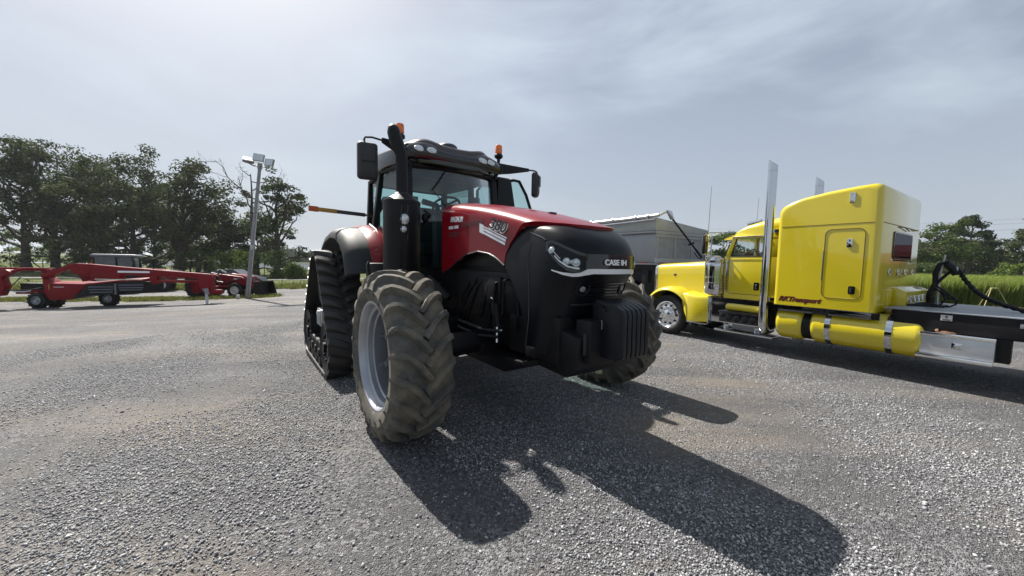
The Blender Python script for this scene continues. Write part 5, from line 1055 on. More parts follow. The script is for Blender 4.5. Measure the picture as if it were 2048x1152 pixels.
# carriage frame at the left
q = MB(); q.bb(-1.9, .30, .4, .55, 1.66, 1.80); q.bb(-.12, .0, .4, .55, 1.05, 1.75); q.bb(.15, .32, .3, .5, 1.2, 1.75); q.prism([(-2.4, 1.55), (-1.0, 1.72), (-.8, 1.6), (-1.2, 1.35), (-1.1, .95), (-1.3, .55), (-2.4, .55)], 'y', -.1, .2); q.bb(-1.0, .25, .2, .4, .62, .80); q.bb(-1.0, .35, .5, .7, .95, 1.06); q.tube([(-1.3, .0, 1.3), (-.9, 0, 1.62), (-.6, .1, 1.72)], .07, 8); q.build('carriage_frame', red2, Mo, bevel=.015)
q = MB().bb(-.9, .25, .3, .75, .78, 1.10); q.tube([(-1.0, .1, 1.0), (-.6, .05, 1.4), (-.3, .1, 1.2)], .02, 6); q.tube([(-1.2, .0, .8), (-.3, .0, .82), (.1, .1, .9)], .03, 6); q.build('gearbox', blkm, Mo, bevel=.02)
MB().tube([(-.85, -.02, .76), (-.4, -.02, .74), (-.15, -.02, .80)], .03, 8).build('cylinder_rod', chrome, Mo)

# ================================================================== small tractors and car on the left
def red_loader():
    x0, y0 = -17.3, 21.0; t = empty('loader_tractor', (x0, y0, gz(x0, y0)), R_(3), 'small red loader tractor with black bucket parked behind the light pole', 'tractor')
    t.rotation_euler = (0, R_(-2.4), R_(3))
    for y in (-.55, .55):
        small_wheel(t, 0, y, .62, .62, .36, 'rear_wheel', red2, .32); small_wheel(t, 1.95, y * .95, .40, .40, .26, 'front_wheel', white, .22)
    q = MB().loft([[(x, y * w, z) for y, z in ((-1, zb), (-1, zt - .12), (-.75, zt), (.75, zt), (1, zt - .12), (1, zb))] for x, w, zb, zt in ((1.0, .30, .75, 1.30), (1.6, .31, .70, 1.30), (2.2, .30, .66, 1.22), (2.45, .26, .66, 1.08), (2.5, .2, .7, .95))]); q.build('hood', red2, t, smooth=40)
    q = MB()
    for y in (-.55, .55): q.loft([[(.72 * math.cos(R_(a)), y + k * .2, .62 + .70 * math.sin(R_(a))) for k in (-1, 1)] + [(.68 * math.cos(R_(a)), y + k * .2, .62 + .66 * math.sin(R_(a))) for k in (1, -1)] for a in range(20, 150, 12)])
    q.build('fender', red2, t); q = MB().bb(.0, 2.3, -.22, .22, .42, .72); q.bb(-.3, 1.0, -.25, .25, .4, .9); q.bb(-.35, .1, -.4, .4, .62, .78); q.build('chassis', blkm, t, bevel=.02)
    q = MB()
    for y in (-.52, .52): q.tube([(-.35, y, .8), (-.38, y, 1.7), (-.30, y * .95, 2.05)], .04, 8)
    q.tube([(-.30, -.5, 2.05), (-.30, .5, 2.05)], .04, 8); q.bb(-.42, -.2, -.2, .2, 2.05, 2.12); q.build('roll_bar', blk, t)
    q = MB().bb(.0, .4, -.22, .22, .95, 1.08); q.bb(-.06, .06, -.22, .22, 1.0, 1.45); q.tube([(.95, 0, 1.1), (.75, 0, 1.38)], .03, 6); q.tube([(.72 + .02 * math.cos(a), .17 * math.sin(a), 1.38 + .13 * math.cos(a)) for a in np.linspace(0, 6.283, 17)], .015, 6); q.build('seat', blk, t, bevel=.03)
    q = MB()
    for y in (-.50, .50):
        q.tube([(1.1, y, .65), (1.15, y, 1.30)], .06, 8); q.tube([(1.15, y, 1.28), (2.3, y, 1.10), (2.75, y, .80), (3.0, y, .32)], .055, 8); q.tube([(.9, y, .62), (2.0, y, .6)], .05, 8)
    q.bb(2.7, 2.8, -.5, .5, .72, .84); q.build('loader_arm', red2, t)
    q = MB()
    for y in (-.44, .44): q.tube([(1.25, y, .8), (2.2, y, 1.02)], .035, 8); q.tube([(2.4, y, 1.14), (2.95, y, .75), (3.05, y, .55)], .028, 8)
    q.tube([(1.0, -.3, 1.25), (1.2, -.45, 1.5), (1.5, -.48, 1.35)], .018, 6); q.tube([(.9, -.2, 1.25), (1.15, -.35, 1.55), (1.45, -.4, 1.4)], .018, 6); q.build('loader_cylinder', blkm, t)
    q = MB(); pr = [(3.05, .06), (3.55, .02), (3.52, .08), (3.18, .16), (3.05, .4), (3.08, .76), (3.36, .82), (3.36, .86), (3.0, .82), (2.96, .35)]
    q.prism(pr, 'y', -.62, .62); q.prism([(3.03, .06), (3.54, .02), (3.36, .84), (3.02, .8)], 'y', -.63, -.60); q.prism([(3.03, .06), (3.54, .02), (3.36, .84), (3.02, .8)], 'y', .60, .63); q.build('bucket', blkm, t)
    MB().prism(rrect(.45, 1.0, .42, .56, .03), 'y', -.36, -.25).build('step_panel', red2, t); MB().bb(1.75, 1.95, -.325, -.318, 1.0, 1.05).build('hood_decal', silv, t)
red_loader()
def cab_tractor():
    x0, y0 = -27.2, 25.6; t = empty('cab_tractor', (x0, y0, gz(x0, y0)), R_(32), 'dark cab tractor with pale roof parked behind the red mower', 'tractor')
    for y in (-.85, .85): small_wheel(t, -.3, y, .80, .80, .46, 'rear_wheel', white, .42); small_wheel(t, 2.35, y * .95, .55, .55, .36, 'front_wheel', white, .30)
    q = MB().loft([[(x, y * w, z) for y, z in ((-1, .8), (-1, zt - .14), (-.7, zt), (.7, zt), (1, zt - .14), (1, .8))] for x, w, zt in ((1.1, .42, 1.72), (2.2, .42, 1.66), (2.9, .38, 1.52), (3.05, .30, 1.3))]); q.build('hood', red2, t, smooth=40)
    q = MB().bb(-1.0, 3.0, -.35, .35, .55, .95); q.bb(-.9, 1.1, -.75, .75, .95, 1.25); q.build('chassis', blkm, t, bevel=.03)
    q = MB()
    for y in (-.74, .74):
        for x, xt in ((-.95, -.9), (.15, .15), (1.1, .95)): q.tube([(x, y, 1.2), (xt, y * .93, 2.5)], .05, 6)
    q.build('cab_frame', blk, t)
    q = MB()
    for y in (-.74, .74): q.add([(-.95, y, 1.25), (1.1, y, 1.25), (.95, y * .93, 2.45), (-.9, y * .93, 2.45)], [(0, 1, 2, 3)])
    q.add([(1.1, -.74, 1.25), (1.1, .74, 1.25), (.95, .69, 2.45), (.95, -.69, 2.45)], [(0, 1, 2, 3)]); q.add([(-.95, -.74, 1.25), (-.95, .74, 1.25), (-.9, .69, 2.45), (-.9, -.69, 2.45)], [(0, 1, 2, 3)]); q.build('cab_glass', glassd, t)
    q = MB().loft([[(x * k + .05, y * k, z) for x, y in ((-1.1, -.82), (1.15, -.82), (1.15, .82), (-1.1, .82))] for z, k in ((2.45, .95), (2.5, 1), (2.58, 1), (2.66, .9))]); q.build('cab_roof', greyd, t, bevel=.04)
    q = MB()
    for y in (-.85, .85): q.loft([[(-.3 + .95 * math.cos(R_(a)), y + k * .25, .80 + .92 * math.sin(R_(a))) for k in (-1, 1)] + [(-.3 + .9 * math.cos(R_(a)), y + k * .25, .8 + .87 * math.sin(R_(a))) for k in (1, -1)] for a in range(15, 160, 12)])
    q.build('fender', red2, t)
    q = MB().tube([(1.0, -.72, 2.2), (1.15, -1.1, 2.22), (1.15, -1.1, 2.1)], .025, 6); q.bb(1.1, 1.16, -1.22, -.98, 1.75, 2.12); q.tube([(1.9, -.3, 1.6), (1.9, -.3, 2.3)], .05, 8); q.build('side_mirror', blk, t)
    q = MB().prism([(4.0, .1), (4.8, .05), (4.5, .95), (4.0, .9)], 'y', -.95, .95); q.build('bucket', blkm, t)
    q = MB()
    for y in (-.55, .55): q.tube([(1.3, y, 1.0), (1.35, y, 1.6), (3.2, y, 1.5), (3.9, y, .9), (4.0, y, .4)], .07, 8)
    q.build('loader_arm', blkm, t); MB().prism([(-1.0, 2.0), (-1.3, 1.9), (-1.12, 2.25)], 'y', -.2, .2).build('slow_triangle', orange, t)
cab_tractor()
def parked_car():
    x0, y0 = -22.3, 29.5; t = empty('parked_car', (x0, y0, gz(x0, y0)), R_(10), 'black parked car mostly hidden behind the red loader tractor', 'car')
    prof = [(-2.2, .35), (-2.25, .75), (-2.1, .98), (-1.3, 1.05), (-.6, 1.48), (.5, 1.52), (1.2, 1.05), (2.1, .88), (2.25, .6), (2.2, .35)]
    q = MB().loft([[(x * (1 if z < 1.1 else k), y * (1 if z < 1.1 else .82), z) for x, z in prof] for y, k in ((-.88, .97), (-.84, 1), (.84, 1), (.88, .97))]); q.build('body', blkg, t, smooth=30, bevel=.05)
    for x in (-1.35, 1.35):
        for y in (-.80, .80): small_wheel(t, x, y, .33, .33, .22, 'wheel', alum, .2)
    q = MB().loft([[(x, e, z) for x, z in ((-1.2, 1.07), (-.58, 1.42), (.48, 1.45), (1.1, 1.07))] for e in (-.735, .735)]); q.build('car_glass', glassd, t)
    q = MB().tube([(-1.25, -.75, 1.08), (-.6, -.73, 1.49), (.5, -.73, 1.52), (1.2, -.75, 1.08)], .012, 5); q.build('roof_trim', chrome, t)
parked_car()
# ================================================================== trees
def make_tree(name, x, y, Ht, cw, lm, label, seed, trunk_r=.45, base=.22, nl=11, clumps=95, leaf=(.26, .46), per=75, flat=.5, cs=(.9, 1.7), group=None, dead=0, lean=(0, 0), bk=None, cat='tree', zoff=0.0, top_pow=.5, cyd=None, sh=None):
    rng = np.random.default_rng(seed); z0 = gz(x, y) - .1 + zoff
    t = empty(name, (x, y, z0), 0, label, cat, group); tr = MB(); tips = []; cyd = cyd or cw
    def env(f): return max(.05, math.sin(math.pi * min(.97, (max(f, 0) * .90 + .08))) ** top_pow)
    HS = Ht * (sh or .86); top = Vector((lean[0], lean[1], HS)); N = 9; spine = []
    for i in range(N):
        f = i / (N - 1); spine.append(Vector((top.x * f + rng.normal(0, .04 * Ht * .12) * f, top.y * f + rng.normal(0, .02 * Ht * .1), HS * f)))
    tr.tube(spine, [trunk_r * (1.25 if i == 0 else 1) * (1 - .86 * (i / (N - 1)) ** .9) for i in range(N)], 9)
    def sp(f):
        k = f * (N - 1); i = min(int(k), N - 2); return spine[i].lerp(spine[i + 1], k - i)
    def branch(p, d, l, r, lev):
        P = [p]; k = 5 if lev < 2 else 4
        for i in range(k):
            d = (d + Vector(rng.normal(0, .22, 3)) + Vector((0, 0, .06 if lev else .03))).normalized(); P.append(P[-1] + d * l / k)
        tr.tube(P, [r * (1 - .75 * i / k) for i in range(k + 1)], 6 if lev < 2 else 4)
        tips.append((P[-1], lev))
        if lev >= 1: tips.append((P[-2], lev))
        if lev < (2 if not dead else 3):
            for j in range(3 if lev == 0 else 2 + (dead > 0)):
                f = rng.uniform(.35, .95); kk = f * k; i = min(int(kk), k - 1); q_ = P[i].lerp(P[i + 1], kk - i)
                dd = (d * .8 + Vector(rng.normal(0, .75, 3)) + Vector((0, 0, .12))).normalized(); branch(q_, dd, l * rng.uniform(.38, .6), r * .42, lev + 1)
    for j in range(nl):
        f = base + (1 - base) * ((j + rng.uniform(.1, .9)) / nl) ** .9; p = sp(min(f, .98)); a = j * 2.4 + rng.uniform(-.4, .4); e = env((f - base) / (1 - base)); l = e * rng.uniform(.72, 1.05)
        dz = lerp(.12, .75, f) * l * cw * .5; d = Vector((math.cos(a) * l * cw, math.sin(a) * l * cyd, dz)); 
        if sh:
            zt = p.z + (Ht * .98 - p.z) * (.10 + .9 * f ** 1.4) * rng.uniform(.75, 1.0); e = math.sqrt(max(.04, 1 - ((zt / Ht - .50) / .54) ** 2)) * rng.uniform(.7, 1.0); d = Vector((math.cos(a) * e * cw, math.sin(a) * e * cyd, zt - p.z)); branch(p, d.normalized(), d.length * .86, trunk_r * .5 * (1 - f * .45), 0)
        else: branch(p, d.normalized(), d.length * .8, trunk_r * .42 * (1 - f * .55), 0)
    trunk = tr.build('trunk', bk or bark, t, smooth=50, weld=False)
    if dead and clumps == 0: return t
    pts = [p for p, l in tips if l >= 1] + [p for p, l in tips if l == 0]; rng.shuffle(pts)
    V = []; Q = []
    if len(pts) > clumps: pts = pts[:clumps]
    C = np.array([tuple(p) for p in pts]); n = len(C)
    rad = rng.uniform(cs[0], cs[1], n)
    idx = np.repeat(np.arange(n), per); m_ = len(idx)
    u = rng.normal(size=(m_, 3)); u /= np.linalg.norm(u, axis=1)[:, None]; rr = rng.uniform(.25, 1, m_) ** .6
    pos = C[idx] + u * (rad[idx] * rr)[:, None] * np.array([1, 1, flat])
    s = rng.uniform(leaf[0], leaf[1], m_); nrm = u * .5 + rng.normal(size=(m_, 3)) * .55 + np.array([0, 0, .55]); nrm /= np.linalg.norm(nrm, axis=1)[:, None]
    a = np.cross(nrm, rng.normal(size=(m_, 3))); a /= np.linalg.norm(a, axis=1)[:, None]; b = np.cross(nrm, a)
    k1 = (a * s[:, None]) * .5; k2 = (b * (s * rng.uniform(.5, .9, m_))[:, None]) * .5
    v = np.stack([pos - k1, pos - k2 * .9, pos + k1, pos + k2], 1).reshape(-1, 3); q_ = np.arange(m_ * 4).reshape(-1, 4)
    npmesh('crown', v, q_, lm, t); return t
def at(px, D): return ((px - 1024) / 744 * D, D)
def oak(px, D, Ht, cw, label, seed, **k):
    x, y = at(px, D); return make_tree('oak_tree', x, y, Ht, cw, leaf_oak, label, seed, group='oak trees behind the yard', cyd=min(cw, 6.5), sh=.6, flat=.62, **k)
oak(52, 57, 21.4, 10.5, 'leftmost tall oak, dense dark crown cut by the photo edge', 1, trunk_r=.62, nl=18, clumps=220, per=60, base=.2)
oak(112, 60, 21.2, 9.5, 'tall oak with thick trunk, second from the left edge', 2, trunk_r=.6, nl=18, clumps=215, per=60, base=.18)
oak(205, 62, 20.2, 10.0, 'broad oak rising behind the cab tractor and mower', 3, trunk_r=.55, nl=18, clumps=205, per=58, base=.2)
oak(268, 58, 18.6, 9.5, 'forked oak with airy crown right of the cab tractor', 4, trunk_r=.55, nl=17, clumps=195, per=58, base=.18)
oak(355, 56, 17.2, 7.4, 'stout oak behind the black car, long bare limb to the right', 5, trunk_r=.72, nl=16, clumps=170, per=58, base=.2, lean=(1.2, 0))
oak(150, 72, 14.5, 7.5, 'lower oak between the two left trunks and further back', 6, trunk_r=.4, nl=14, clumps=200, per=64, base=.1)
oak(310, 70, 13.2, 7.0, 'lower oak filling the gap behind the stout oak', 7, trunk_r=.4, nl=14, clumps=200, per=64, base=.08)
x, y = at(445, 60); make_tree('deciduous_tree', x, y, 12.0, 5.6, leaf_oak, 'rounded mid sized tree left of the leaning light pole', 8, sh=.55, trunk_r=.35, nl=14, clumps=150, per=60, base=.12)
x, y = at(395, 64); make_tree('deciduous_tree', x, y, 10.2, 4.4, leaf_mid, 'low leafy tree behind the red loader tractor', 18, sh=.5, trunk_r=.3, nl=10, clumps=95, per=60, base=.08)
x, y = at(506, 55); make_tree('dead_tree', x, y, 17.4, 7.5, leaf_oak, 'bare dead tree with forked grey limbs behind the light pole', 9, trunk_r=.42, nl=8, clumps=0, base=.48, dead=1, bk=deadb)
x, y = at(556, 57); make_tree('sparse_oak', x, y, 16.8, 5.6, leaf_oak, 'half bare oak with thin top between the pole and the tracks', 10, sh=.66, trunk_r=.5, nl=15, clumps=95, per=60, base=.2, cs=(.6, 1.25))
x, y = at(515, 62); make_tree('deciduous_tree', x, y, 10.6, 5.0, leaf_mid, 'small dense tree directly behind the dead tree', 19, sh=.55, trunk_r=.3, nl=13, clumps=120, per=60, base=.1)
def shrub(px, D, h, w, lm, label, seed, group=None):
    x, y = at(px, D); make_tree('shrub', x, y, h, w, lm, label, seed, trunk_r=.08, base=.05, nl=9, clumps=60, per=55, leaf=(.18, .34), cs=(.4, .9), flat=.75, group=group, cat='shrub')
shrub(20, 74, 6.5, 7.5, leaf_lt, 'bright green thicket at the left photo edge behind oak trunks', 21)
shrub(85, 76, 4.2, 6, leaf_lt, 'pale green thicket between the two left oak trunks', 22)
shrub(165, 70, 4.0, 6, leaf_mid, 'green thicket above the red mower arm', 23)
shrub(235, 68, 4.4, 6, leaf_mid, 'green thicket behind the cab tractor roof', 24)
shrub(300, 64, 3.8, 5, leaf_mid, 'green thicket right of the cab tractor', 25)
shrub(400, 56, 3.2, 4, leaf_mid, 'bushy shrub behind the black car', 26)
shrub(470, 52, 3.0, 3.2, leaf_lt, 'rounded light shrub just left of the pole foot', 27)
shrub(528, 50, 2.8, 3.4, leaf_mid, 'rounded green shrub just right of the pole', 28)
shrub(590, 48, 1.2, 1.6, leaf_lt, 'low weedy shrub at the lane beside the tracks', 29)
# far shore wood, pond and lane
def far_wood(name, label, x0, x1, y, h, n, seed, lm, zb):
    rng = np.random.default_rng(seed); m_ = n
    px_ = rng.uniform(x0, x1, m_); py_ = y + rng.uniform(-6, 14, m_); hh = h * (.72 + .28 * np.sin(px_ * .21 + seed) * np.sin(px_ * .083 + 1.3)) * rng.uniform(.85, 1.1, m_)
    per = 26; idx = np.repeat(np.arange(m_), per); k = len(idx); u = rng.uniform(0, 1, k)
    wv = h * .22 * np.sin(np.pi * (u * .85 + .12)) ** .6
    pos = np.stack([px_[idx] + rng.normal(0, 1, k) * wv, py_[idx] + rng.normal(0, 1, k) * wv, zb + hh[idx] * (u * .95 + .03)], 1)
    s = rng.uniform(.10, .2, k) * h; nr = rng.normal(size=(k, 3)); nr /= np.linalg.norm(nr, axis=1)[:, None]; a = np.cross(nr, rng.normal(size=(k, 3))); a /= np.linalg.norm(a, axis=1)[:, None]; b = np.cross(nr, a)
    v = np.stack([pos - a * s[:, None] * .5, pos - b * s[:, None] * .4, pos + a * s[:, None] * .5, pos + b * s[:, None] * .4], 1).reshape(-1, 3)
    tag(npmesh(name, v, np.arange(k * 4).reshape(-1, 4), lm), label, 'woodland', kind='stuff')
far_wood('far_treeline', 'distant hazy belt of trees beyond the pond', -230, 40, 250, 10.5, 900, 3, leaf_far, -1.5)
pond_m = mat('pond_water', (.30, .33, .35), .08, 0, .06, .3, bump=.15, bscale=3)
def sheet(name, poly, m, dz):
    me = MB().add([(x, y, dz) for x, y in poly], [tuple(range(len(poly)))]); return tag(me.build(name, m), kind='structure')
sheet('water', [(-150, 108), (-46, 100), (-20, 112), (-10, 210), (-170, 215)], pond_m, -1.45)
lane = []
for x in np.linspace(-75, -18, 20): lane.append((x, 45 + .02 * x))
for x in np.linspace(-18, -75, 20): lane.append((x, 47.2 + .02 * x))
MBl = MB(); n = len(lane) // 2
MBl.loft([[(lane[i][0], lane[i][1], gz(lane[i][0]) - .03), (lane[-1 - i][0], lane[-1 - i][1], gz(lane[-1 - i][0]) - .03)] for i in range(n)], False, False); tag(MBl.build('lane', mat('lane_gravel', (.16, .155, .15), .9, 0, .15, 2)), kind='structure')
# right side: conifer, trees, hedge-like wood
x, y = at(1932, 72); make_tree('conifer_tree', x, y, 12.8, 5.5, leaf_con, 'tall dark conifer above the crop field right of the truck', 31, trunk_r=.35, nl=16, clumps=120, per=60, base=.15, cs=(.7, 1.3), flat=.4, top_pow=.8)
x, y = at(1870, 66); make_tree('deciduous_tree', x, y, 9.4, 6.5, leaf_mid, 'spreading light green tree next to the sleeper rear edge', 32, trunk_r=.35, nl=12, clumps=120, per=60, base=.1)
x, y = at(1995, 74); make_tree('deciduous_tree', x, y, 7.6, 6.5, leaf_oak, 'low dark tree between the conifer and the utility pole', 33, trunk_r=.3, nl=11, clumps=110, per=60, base=.06)
x, y = at(2065, 72); make_tree('deciduous_tree', x, y, 10.4, 6.0, leaf_oak, 'dark tree at the right photo edge behind the utility pole', 34, trunk_r=.35, nl=12, clumps=115, per=60, base=.08)
x, y = at(1925, 80); make_tree('deciduous_tree', x, y, 7.8, 7.5, leaf_oak, 'low dark tree under the conifer', 35, trunk_r=.3, nl=11, clumps=120, per=60, base=.04)
x, y = at(1845, 78); make_tree('deciduous_tree', x, y, 7.4, 6.0, leaf_oak, 'low dark tree half hidden by the yellow sleeper', 36, trunk_r=.3, nl=11, clumps=100, per=60, base=.04)
x, y = at(1442, 60); make_tree('deciduous_tree', x, y, 6.6, 4.0, leaf_mid, 'green tree seen between the grey trailer and the truck cab', 37, trunk_r=.3, nl=11, clumps=90, per=60, base=.08)
shrub(2015, 58, 2.4, 3.0, leaf_lt, 'pale shrub at the field edge left of the utility pole', 38)
shrub(1850, 62, 2.6, 3.0, leaf_mid, 'grey green shrub at the field edge beside the sleeper', 39)
far_wood('far_wood', 'dark wood closing the view beyond the crop field', 20, 190, 92, 7.5, 520, 5, leaf_oak, 0)
# utility pole and wires
ux, uy = at(2046, 56); U = empty('utility_pole', (ux, uy, 0), 0, 'grey wooden utility pole with wires at the right photo edge', 'utility pole')
MB().tube([(0, 0, -.2), (0, 0, 5), (0, 0, 10.2)], [.17, .15, .12], 10).build('pole', wood, U)
MB().bb(-1.2, 1.2, -.07, .07, 9.5, 9.65).build('cross_arm', wood, U)
for j, yy in enumerate((9.75, 9.1, 8.2)):
    P = [Vector((0, 0, yy)).lerp(Vector((-64, 34, yy + .6)), t) - Vector((0, 0, 4.2 * t * (1 - t))) for t in np.linspace(0, 1, 25)]; MB().tube(P, .009, 4).build('wire', blk, U)
# crop field
rng = np.random.default_rng(11)
FX = [-8, 4, 14.9, 20.8, 24.4, 32, 60]; FY = [40, 26, 19.3, 19.05, 17.7, 15.5, 9]
def blades(n, xr, dfn, hr, wr, lean=.12):
    bx_ = rng.uniform(xr[0], xr[1], n); d = dfn(n); by = np.interp(bx_, FX, FY) + .22 * np.sin(bx_ * 1.3) + d; h = rng.uniform(hr[0], hr[1], n); w = rng.uniform(wr[0], wr[1], n); a = rng.uniform(0, math.pi, n); lx = rng.normal(0, lean, n) * h; ly = rng.normal(0, lean, n) * h
    dx, dy = np.cos(a) * w / 2, np.sin(a) * w / 2; z = np.zeros(n)
    v = np.stack([np.stack([bx_ - dx, by - dy, z], 1), np.stack([bx_ + dx, by + dy, z], 1), np.stack([bx_ + dx * .8 + lx * .5, by + dy * .8 + ly * .5, h * .6], 1), np.stack([bx_ + lx, by + ly, h], 1)], 1); return v.reshape(-1, 3)
v1 = blades(36000, (10, 44), lambda n: rng.uniform(0, 1, n) ** 2 * 3.0, (1.05, 1.42), (.025, .06)); v2 = blades(26000, (6, 60), lambda n: 2.5 + rng.uniform(0, 1, n) ** 1.5 * 40, (1.15, 1.45), (.06, .16)); v = np.concatenate([v1, v2])
tag(npmesh('crop', v, np.arange(len(v)).reshape(-1, 4), crop_m), 'tall green crop standing in the field behind the truck', 'crop', kind='stuff')
q = MB()
gx = np.linspace(-8, 150, 60); gd = [.8, 3, 10, 25, 50, 66]
q.loft([[(x, float(np.interp(x, FX, FY)) + d, .98 + .06 * math.sin(x * 3 + d)) for d in gd] for x in gx], False, False); q.loft([[(x, float(np.interp(x, FX, FY)) + .8, z) for z in (-.05, .98)] for x in gx], False, False); tag(q.build('crop_stand', grass_ground('crop_canopy', (.11, .15, .03), (.15, .195, .045), (.19, .235, .07), 2.0)), 'dense lower growth of the crop field', 'crop', kind='stuff')
# yellow tripod beyond the deck
tx, ty = 20.2, 15.6; tq = MB()
for a, b in ((-.62, -.2), (.62, -.2), (.0, .5)): tq.tube([(tx + a, ty + b, 0), (tx + a * .22, ty + b * .2, .98)], .012, 6)
tq.tube([(tx - .62 * .22, ty, .98), (tx + .62 * .22, ty, .98)], .016, 6); tag(tq.build('survey_tripod', mat('pale_yellow_paint', (.5, .45, .2), .5)), 'pale yellow tripod stand on the grass behind the truck deck', 'tripod')
# weedy verge on the left: sparse tufts
def tufts(name, label, n, fn, hr, wr, m):
    P = fn(n); n = len(P); h = rng.uniform(hr[0], hr[1], n); w = rng.uniform(wr[0], wr[1], n); a = rng.uniform(0, math.pi, n); lx = rng.normal(0, .35, n) * h; ly = rng.normal(0, .35, n) * h; dx, dy = np.cos(a) * w / 2, np.sin(a) * w / 2
    z = np.array([gz(p[0], p[1]) for p in P]) - .01
    v = np.stack([np.stack([P[:, 0] - dx, P[:, 1] - dy, z], 1), np.stack([P[:, 0] + dx, P[:, 1] + dy, z], 1), np.stack([P[:, 0] + dx * .7 + lx * .5, P[:, 1] + dy * .7 + ly * .5, z + h * .65], 1), np.stack([P[:, 0] + lx, P[:, 1] + ly, z + h], 1)], 1).reshape(-1, 3)
    tag(npmesh(name, v, np.arange(len(v)).reshape(-1, 4), m), label, 'grass', kind='stuff')
def verge(n):
    c = rng.uniform(0, 1, (260, 2)); i = rng.integers(0, 260, n); x = -34 + c[i, 0] * 21 + rng.normal(0, .22, n); y = np.interp(x, [-34, -28, -18, -13], [20.6, 20.6, 19.8, 20.6]) + (c[i, 1] - .5) * 1.5 + rng.normal(0, .16, n); return np.stack([x, y], 1)
tufts('verge_grass', 'dry weedy grass along the yard edge under the red machines', 15000, verge, (.06, .22), (.02, .05), grass_m)
def edge(n):
    x = rng.uniform(-60, 4, n); y = np.array([gmax(k) for k in x]) + rng.exponential(2.2, n) - .25; return np.stack([x, y], 1)
tufts('meadow_edge_grass', 'longer grass along the far edge of the gravel yard', 26000, edge, (.10, .38), (.04, .09), grass_m)
def redge(n):
    x = rng.uniform(9, 44, n); y0 = np.array([gmax(k) for k in x]); y1 = np.interp(x, FX, FY); y = y0 + rng.uniform(-.02, 1, n) ** 1.0 * np.maximum(.3, y1 - y0); return np.stack([x, y], 1)
tufts('lawn_grass', 'mown lawn strip between the truck and the crop field', 26000, redge, (.04, .11), (.03, .07), grass_m)
# red equipment building out to the right, mirrored in the sleeper
B = empty('equipment_building', (46, 16, 0), R_(-22), 'red metal equipment building off to the right, mirrored in the sleeper window', 'building')
MB().bb(0, 12, -20, 16, 0, 3.6).build('wall', mat('shaded_red_siding', (.020, .006, .006), .5, 0, .1, 2), B)  # red wall with the shade under the roof overhang put into its colour
MB().prism([(-.8, 3.0), (-.8, 3.5), (6, 4.6), (12.8, 3.5), (12.8, 3.0)], 'y', -20.5, 16.5).build('roof', mat('roof_sheet', (.10, .008, .007), .6), B)
for y in (-16, -11, -6, -1, 4, 9): MB().bb(-.06, 0, y - 1.9, y + 1.9, 0, 3.0).build('door', blk, B)

# ================================================================== loose crushed stone lying on the yard near the tractor
def stones(name, label, n, rmax, rmin, sz, seed, m, pw):
    g = np.random.default_rng(seed); r = rmin + (rmax - rmin) * g.uniform(0, 1, n) ** pw; a = g.uniform(R_(-66), R_(66), n); x = r * np.sin(a); y = r * np.cos(a)
    f = .40 + .46 * np.sin(x * 1.9 + .7 * np.sin(y * 2.3)) + .25 * np.sin(y * 1.5 - x * .8 + 1.1) + .18 * np.sin(x * 4.3 + y * 3.1)
    k = g.uniform(0, 1, n) < np.clip(f, .05, 1.0); x, y = x[k], y[k]; n = len(x)
    base = np.array([(1, 0, 0), (-1, 0, 0), (0, 1, 0), (0, -1, 0), (0, 0, 1), (0, 0, -1)], float)
    V = base[None] * g.uniform(.7, 1.15, (n, 6, 1)) + g.normal(0, .16, (n, 6, 3))
    s_ = g.lognormal(0, .30, n) * sz; V *= (s_[:, None, None] * np.stack([g.uniform(.8, 1.35, n), g.uniform(.7, 1.0, n), g.uniform(.6, 1.0, n)], 1)[:, None, :])
    t1 = g.uniform(0, 6.283, n); t2 = g.normal(0, .35, n); c, s = np.cos(t2), np.sin(t2); X = V[..., 0] * c[:, None] - V[..., 2] * s[:, None]; Z = V[..., 0] * s[:, None] + V[..., 2] * c[:, None]; Y = V[..., 1]
    c, s = np.cos(t1), np.sin(t1); X, Y = X * c[:, None] - Y * s[:, None], X * s[:, None] + Y * c[:, None]
    z0 = np.array([gz(p) for p in x]) + s_ * .34
    P = np.stack([X + x[:, None], Y + y[:, None], Z + z0[:, None]], 2).reshape(-1, 3)
    F = np.array([(0, 2, 4), (2, 1, 4), (1, 3, 4), (3, 0, 4), (2, 0, 5), (1, 2, 5), (3, 1, 5), (0, 3, 5)])
    Q = (F[None] + (np.arange(n) * 6)[:, None, None]).reshape(-1, 3)
    tag(npmesh(name, P, Q, m), label, 'gravel', kind='stuff')
def stone_mat():
    m = bpy.data.materials.new('loose_stone'); m.use_nodes = True; t = m.node_tree; b = t.nodes['Principled BSDF']; g = t.nodes.new("ShaderNodeNewGeometry")
    r = t.nodes.new("ShaderNodeValToRGB"); e = r.color_ramp.elements; e[0].color = (.14, .141, .152, 1); e[1].color = (.50, .50, .50, 1); k = e.new(.5); k.color = (.26, .262, .276, 1); k = e.new(.85); k.color = (.36, .36, .363, 1)
    t.links.new(g.outputs['Random Per Island'], r.inputs[0]); t.links.new(r.outputs[0], b.inputs['Base Color']); b.inputs['Roughness'].default_value = .7; b.inputs['Specular IOR Level'].default_value = .4; return m
_sm = stone_mat()
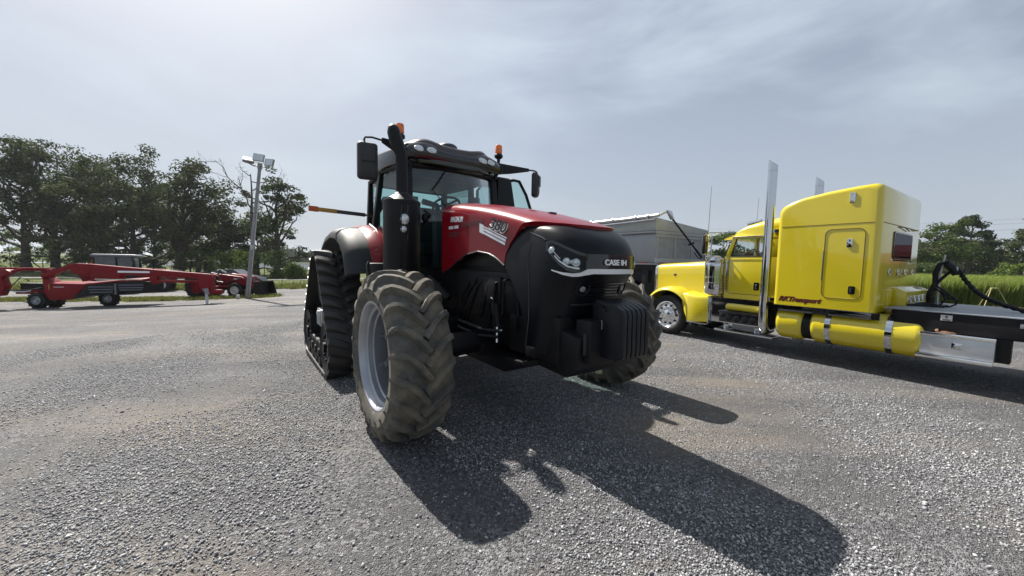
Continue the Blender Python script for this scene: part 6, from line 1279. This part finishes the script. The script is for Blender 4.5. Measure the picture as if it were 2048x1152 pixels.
stones('gravel_chips', 'loose grey crushed stone scattered over the yard', 420000, 12.5, 1.3, .0074, 5, _sm, 0.95)

# pieces that are separate bits of metal or vinyl become parts of their own
def split_loose(o):
    me = o.data; bm = bmesh.new(); bm.from_mesh(me); seen = set(); groups = []
    for v0 in bm.verts:
        if v0 in seen: continue
        st = [v0]; seen.add(v0); g = []
        while st:
            v_ = st.pop(); g.append(v_.index)
            for e_ in v_.link_edges:
                w_ = e_.other_vert(v_)
                if w_ not in seen: seen.add(w_); st.append(w_)
        groups.append(set(g))
    bm.free()
    if len(groups) < 2: return
    for k, g in enumerate(groups):
        b2 = bmesh.new(); b2.from_mesh(me); bmesh.ops.delete(b2, geom=[v_ for v_ in b2.verts if v_.index not in g], context='VERTS')
        m2 = bpy.data.meshes.new(me.name); b2.to_mesh(m2); b2.free()
        for q_ in me.materials: m2.materials.append(q_)
        n = o if k == len(groups) - 1 else o.copy()
        n.data = m2
        if n is not o: COL.objects.link(n)
for o in list(bpy.data.objects):
    if o.type == 'MESH' and o.name.split('.')[0] in ('side_band', 'stripe_decal', 'badge', 'wheel_nut', 'hose_loop', 'panel_seam', 'nose_crease', 'step_box', 'skirt_plate', 'reflector_tape', 'sleeper_seam', 'coupling_hose', 'stack_bracket', 'hydraulic_hose', 'side_mirror', 'landing_leg', 'box_reflection', 'drawbar_pivot', 'stack_mount', 'rim_lug', 'cowl_seam', 'intake_slats'): split_loose(o)
# ------------------------------------------------------------------ thin summer haze
hz = MB().bb(-2600, 2600, -2600, 2600, -3.2, 26); hzm = bpy.data.materials.new('haze_air'); hzm.use_nodes = True; t_ = hzm.node_tree; t_.nodes.clear()
o_ = t_.nodes.new("ShaderNodeOutputMaterial"); pv = t_.nodes.new("ShaderNodeVolumePrincipled"); pv.inputs['Color'].default_value = (.86, .91, .97, 1); pv.inputs['Density'].default_value = 0.0002; pv.inputs['Anisotropy'].default_value = 0.3
t_.links.new(pv.outputs[0], o_.inputs['Volume']); hz.build('haze', hzm, smooth=0)['kind'] = 'stuff'
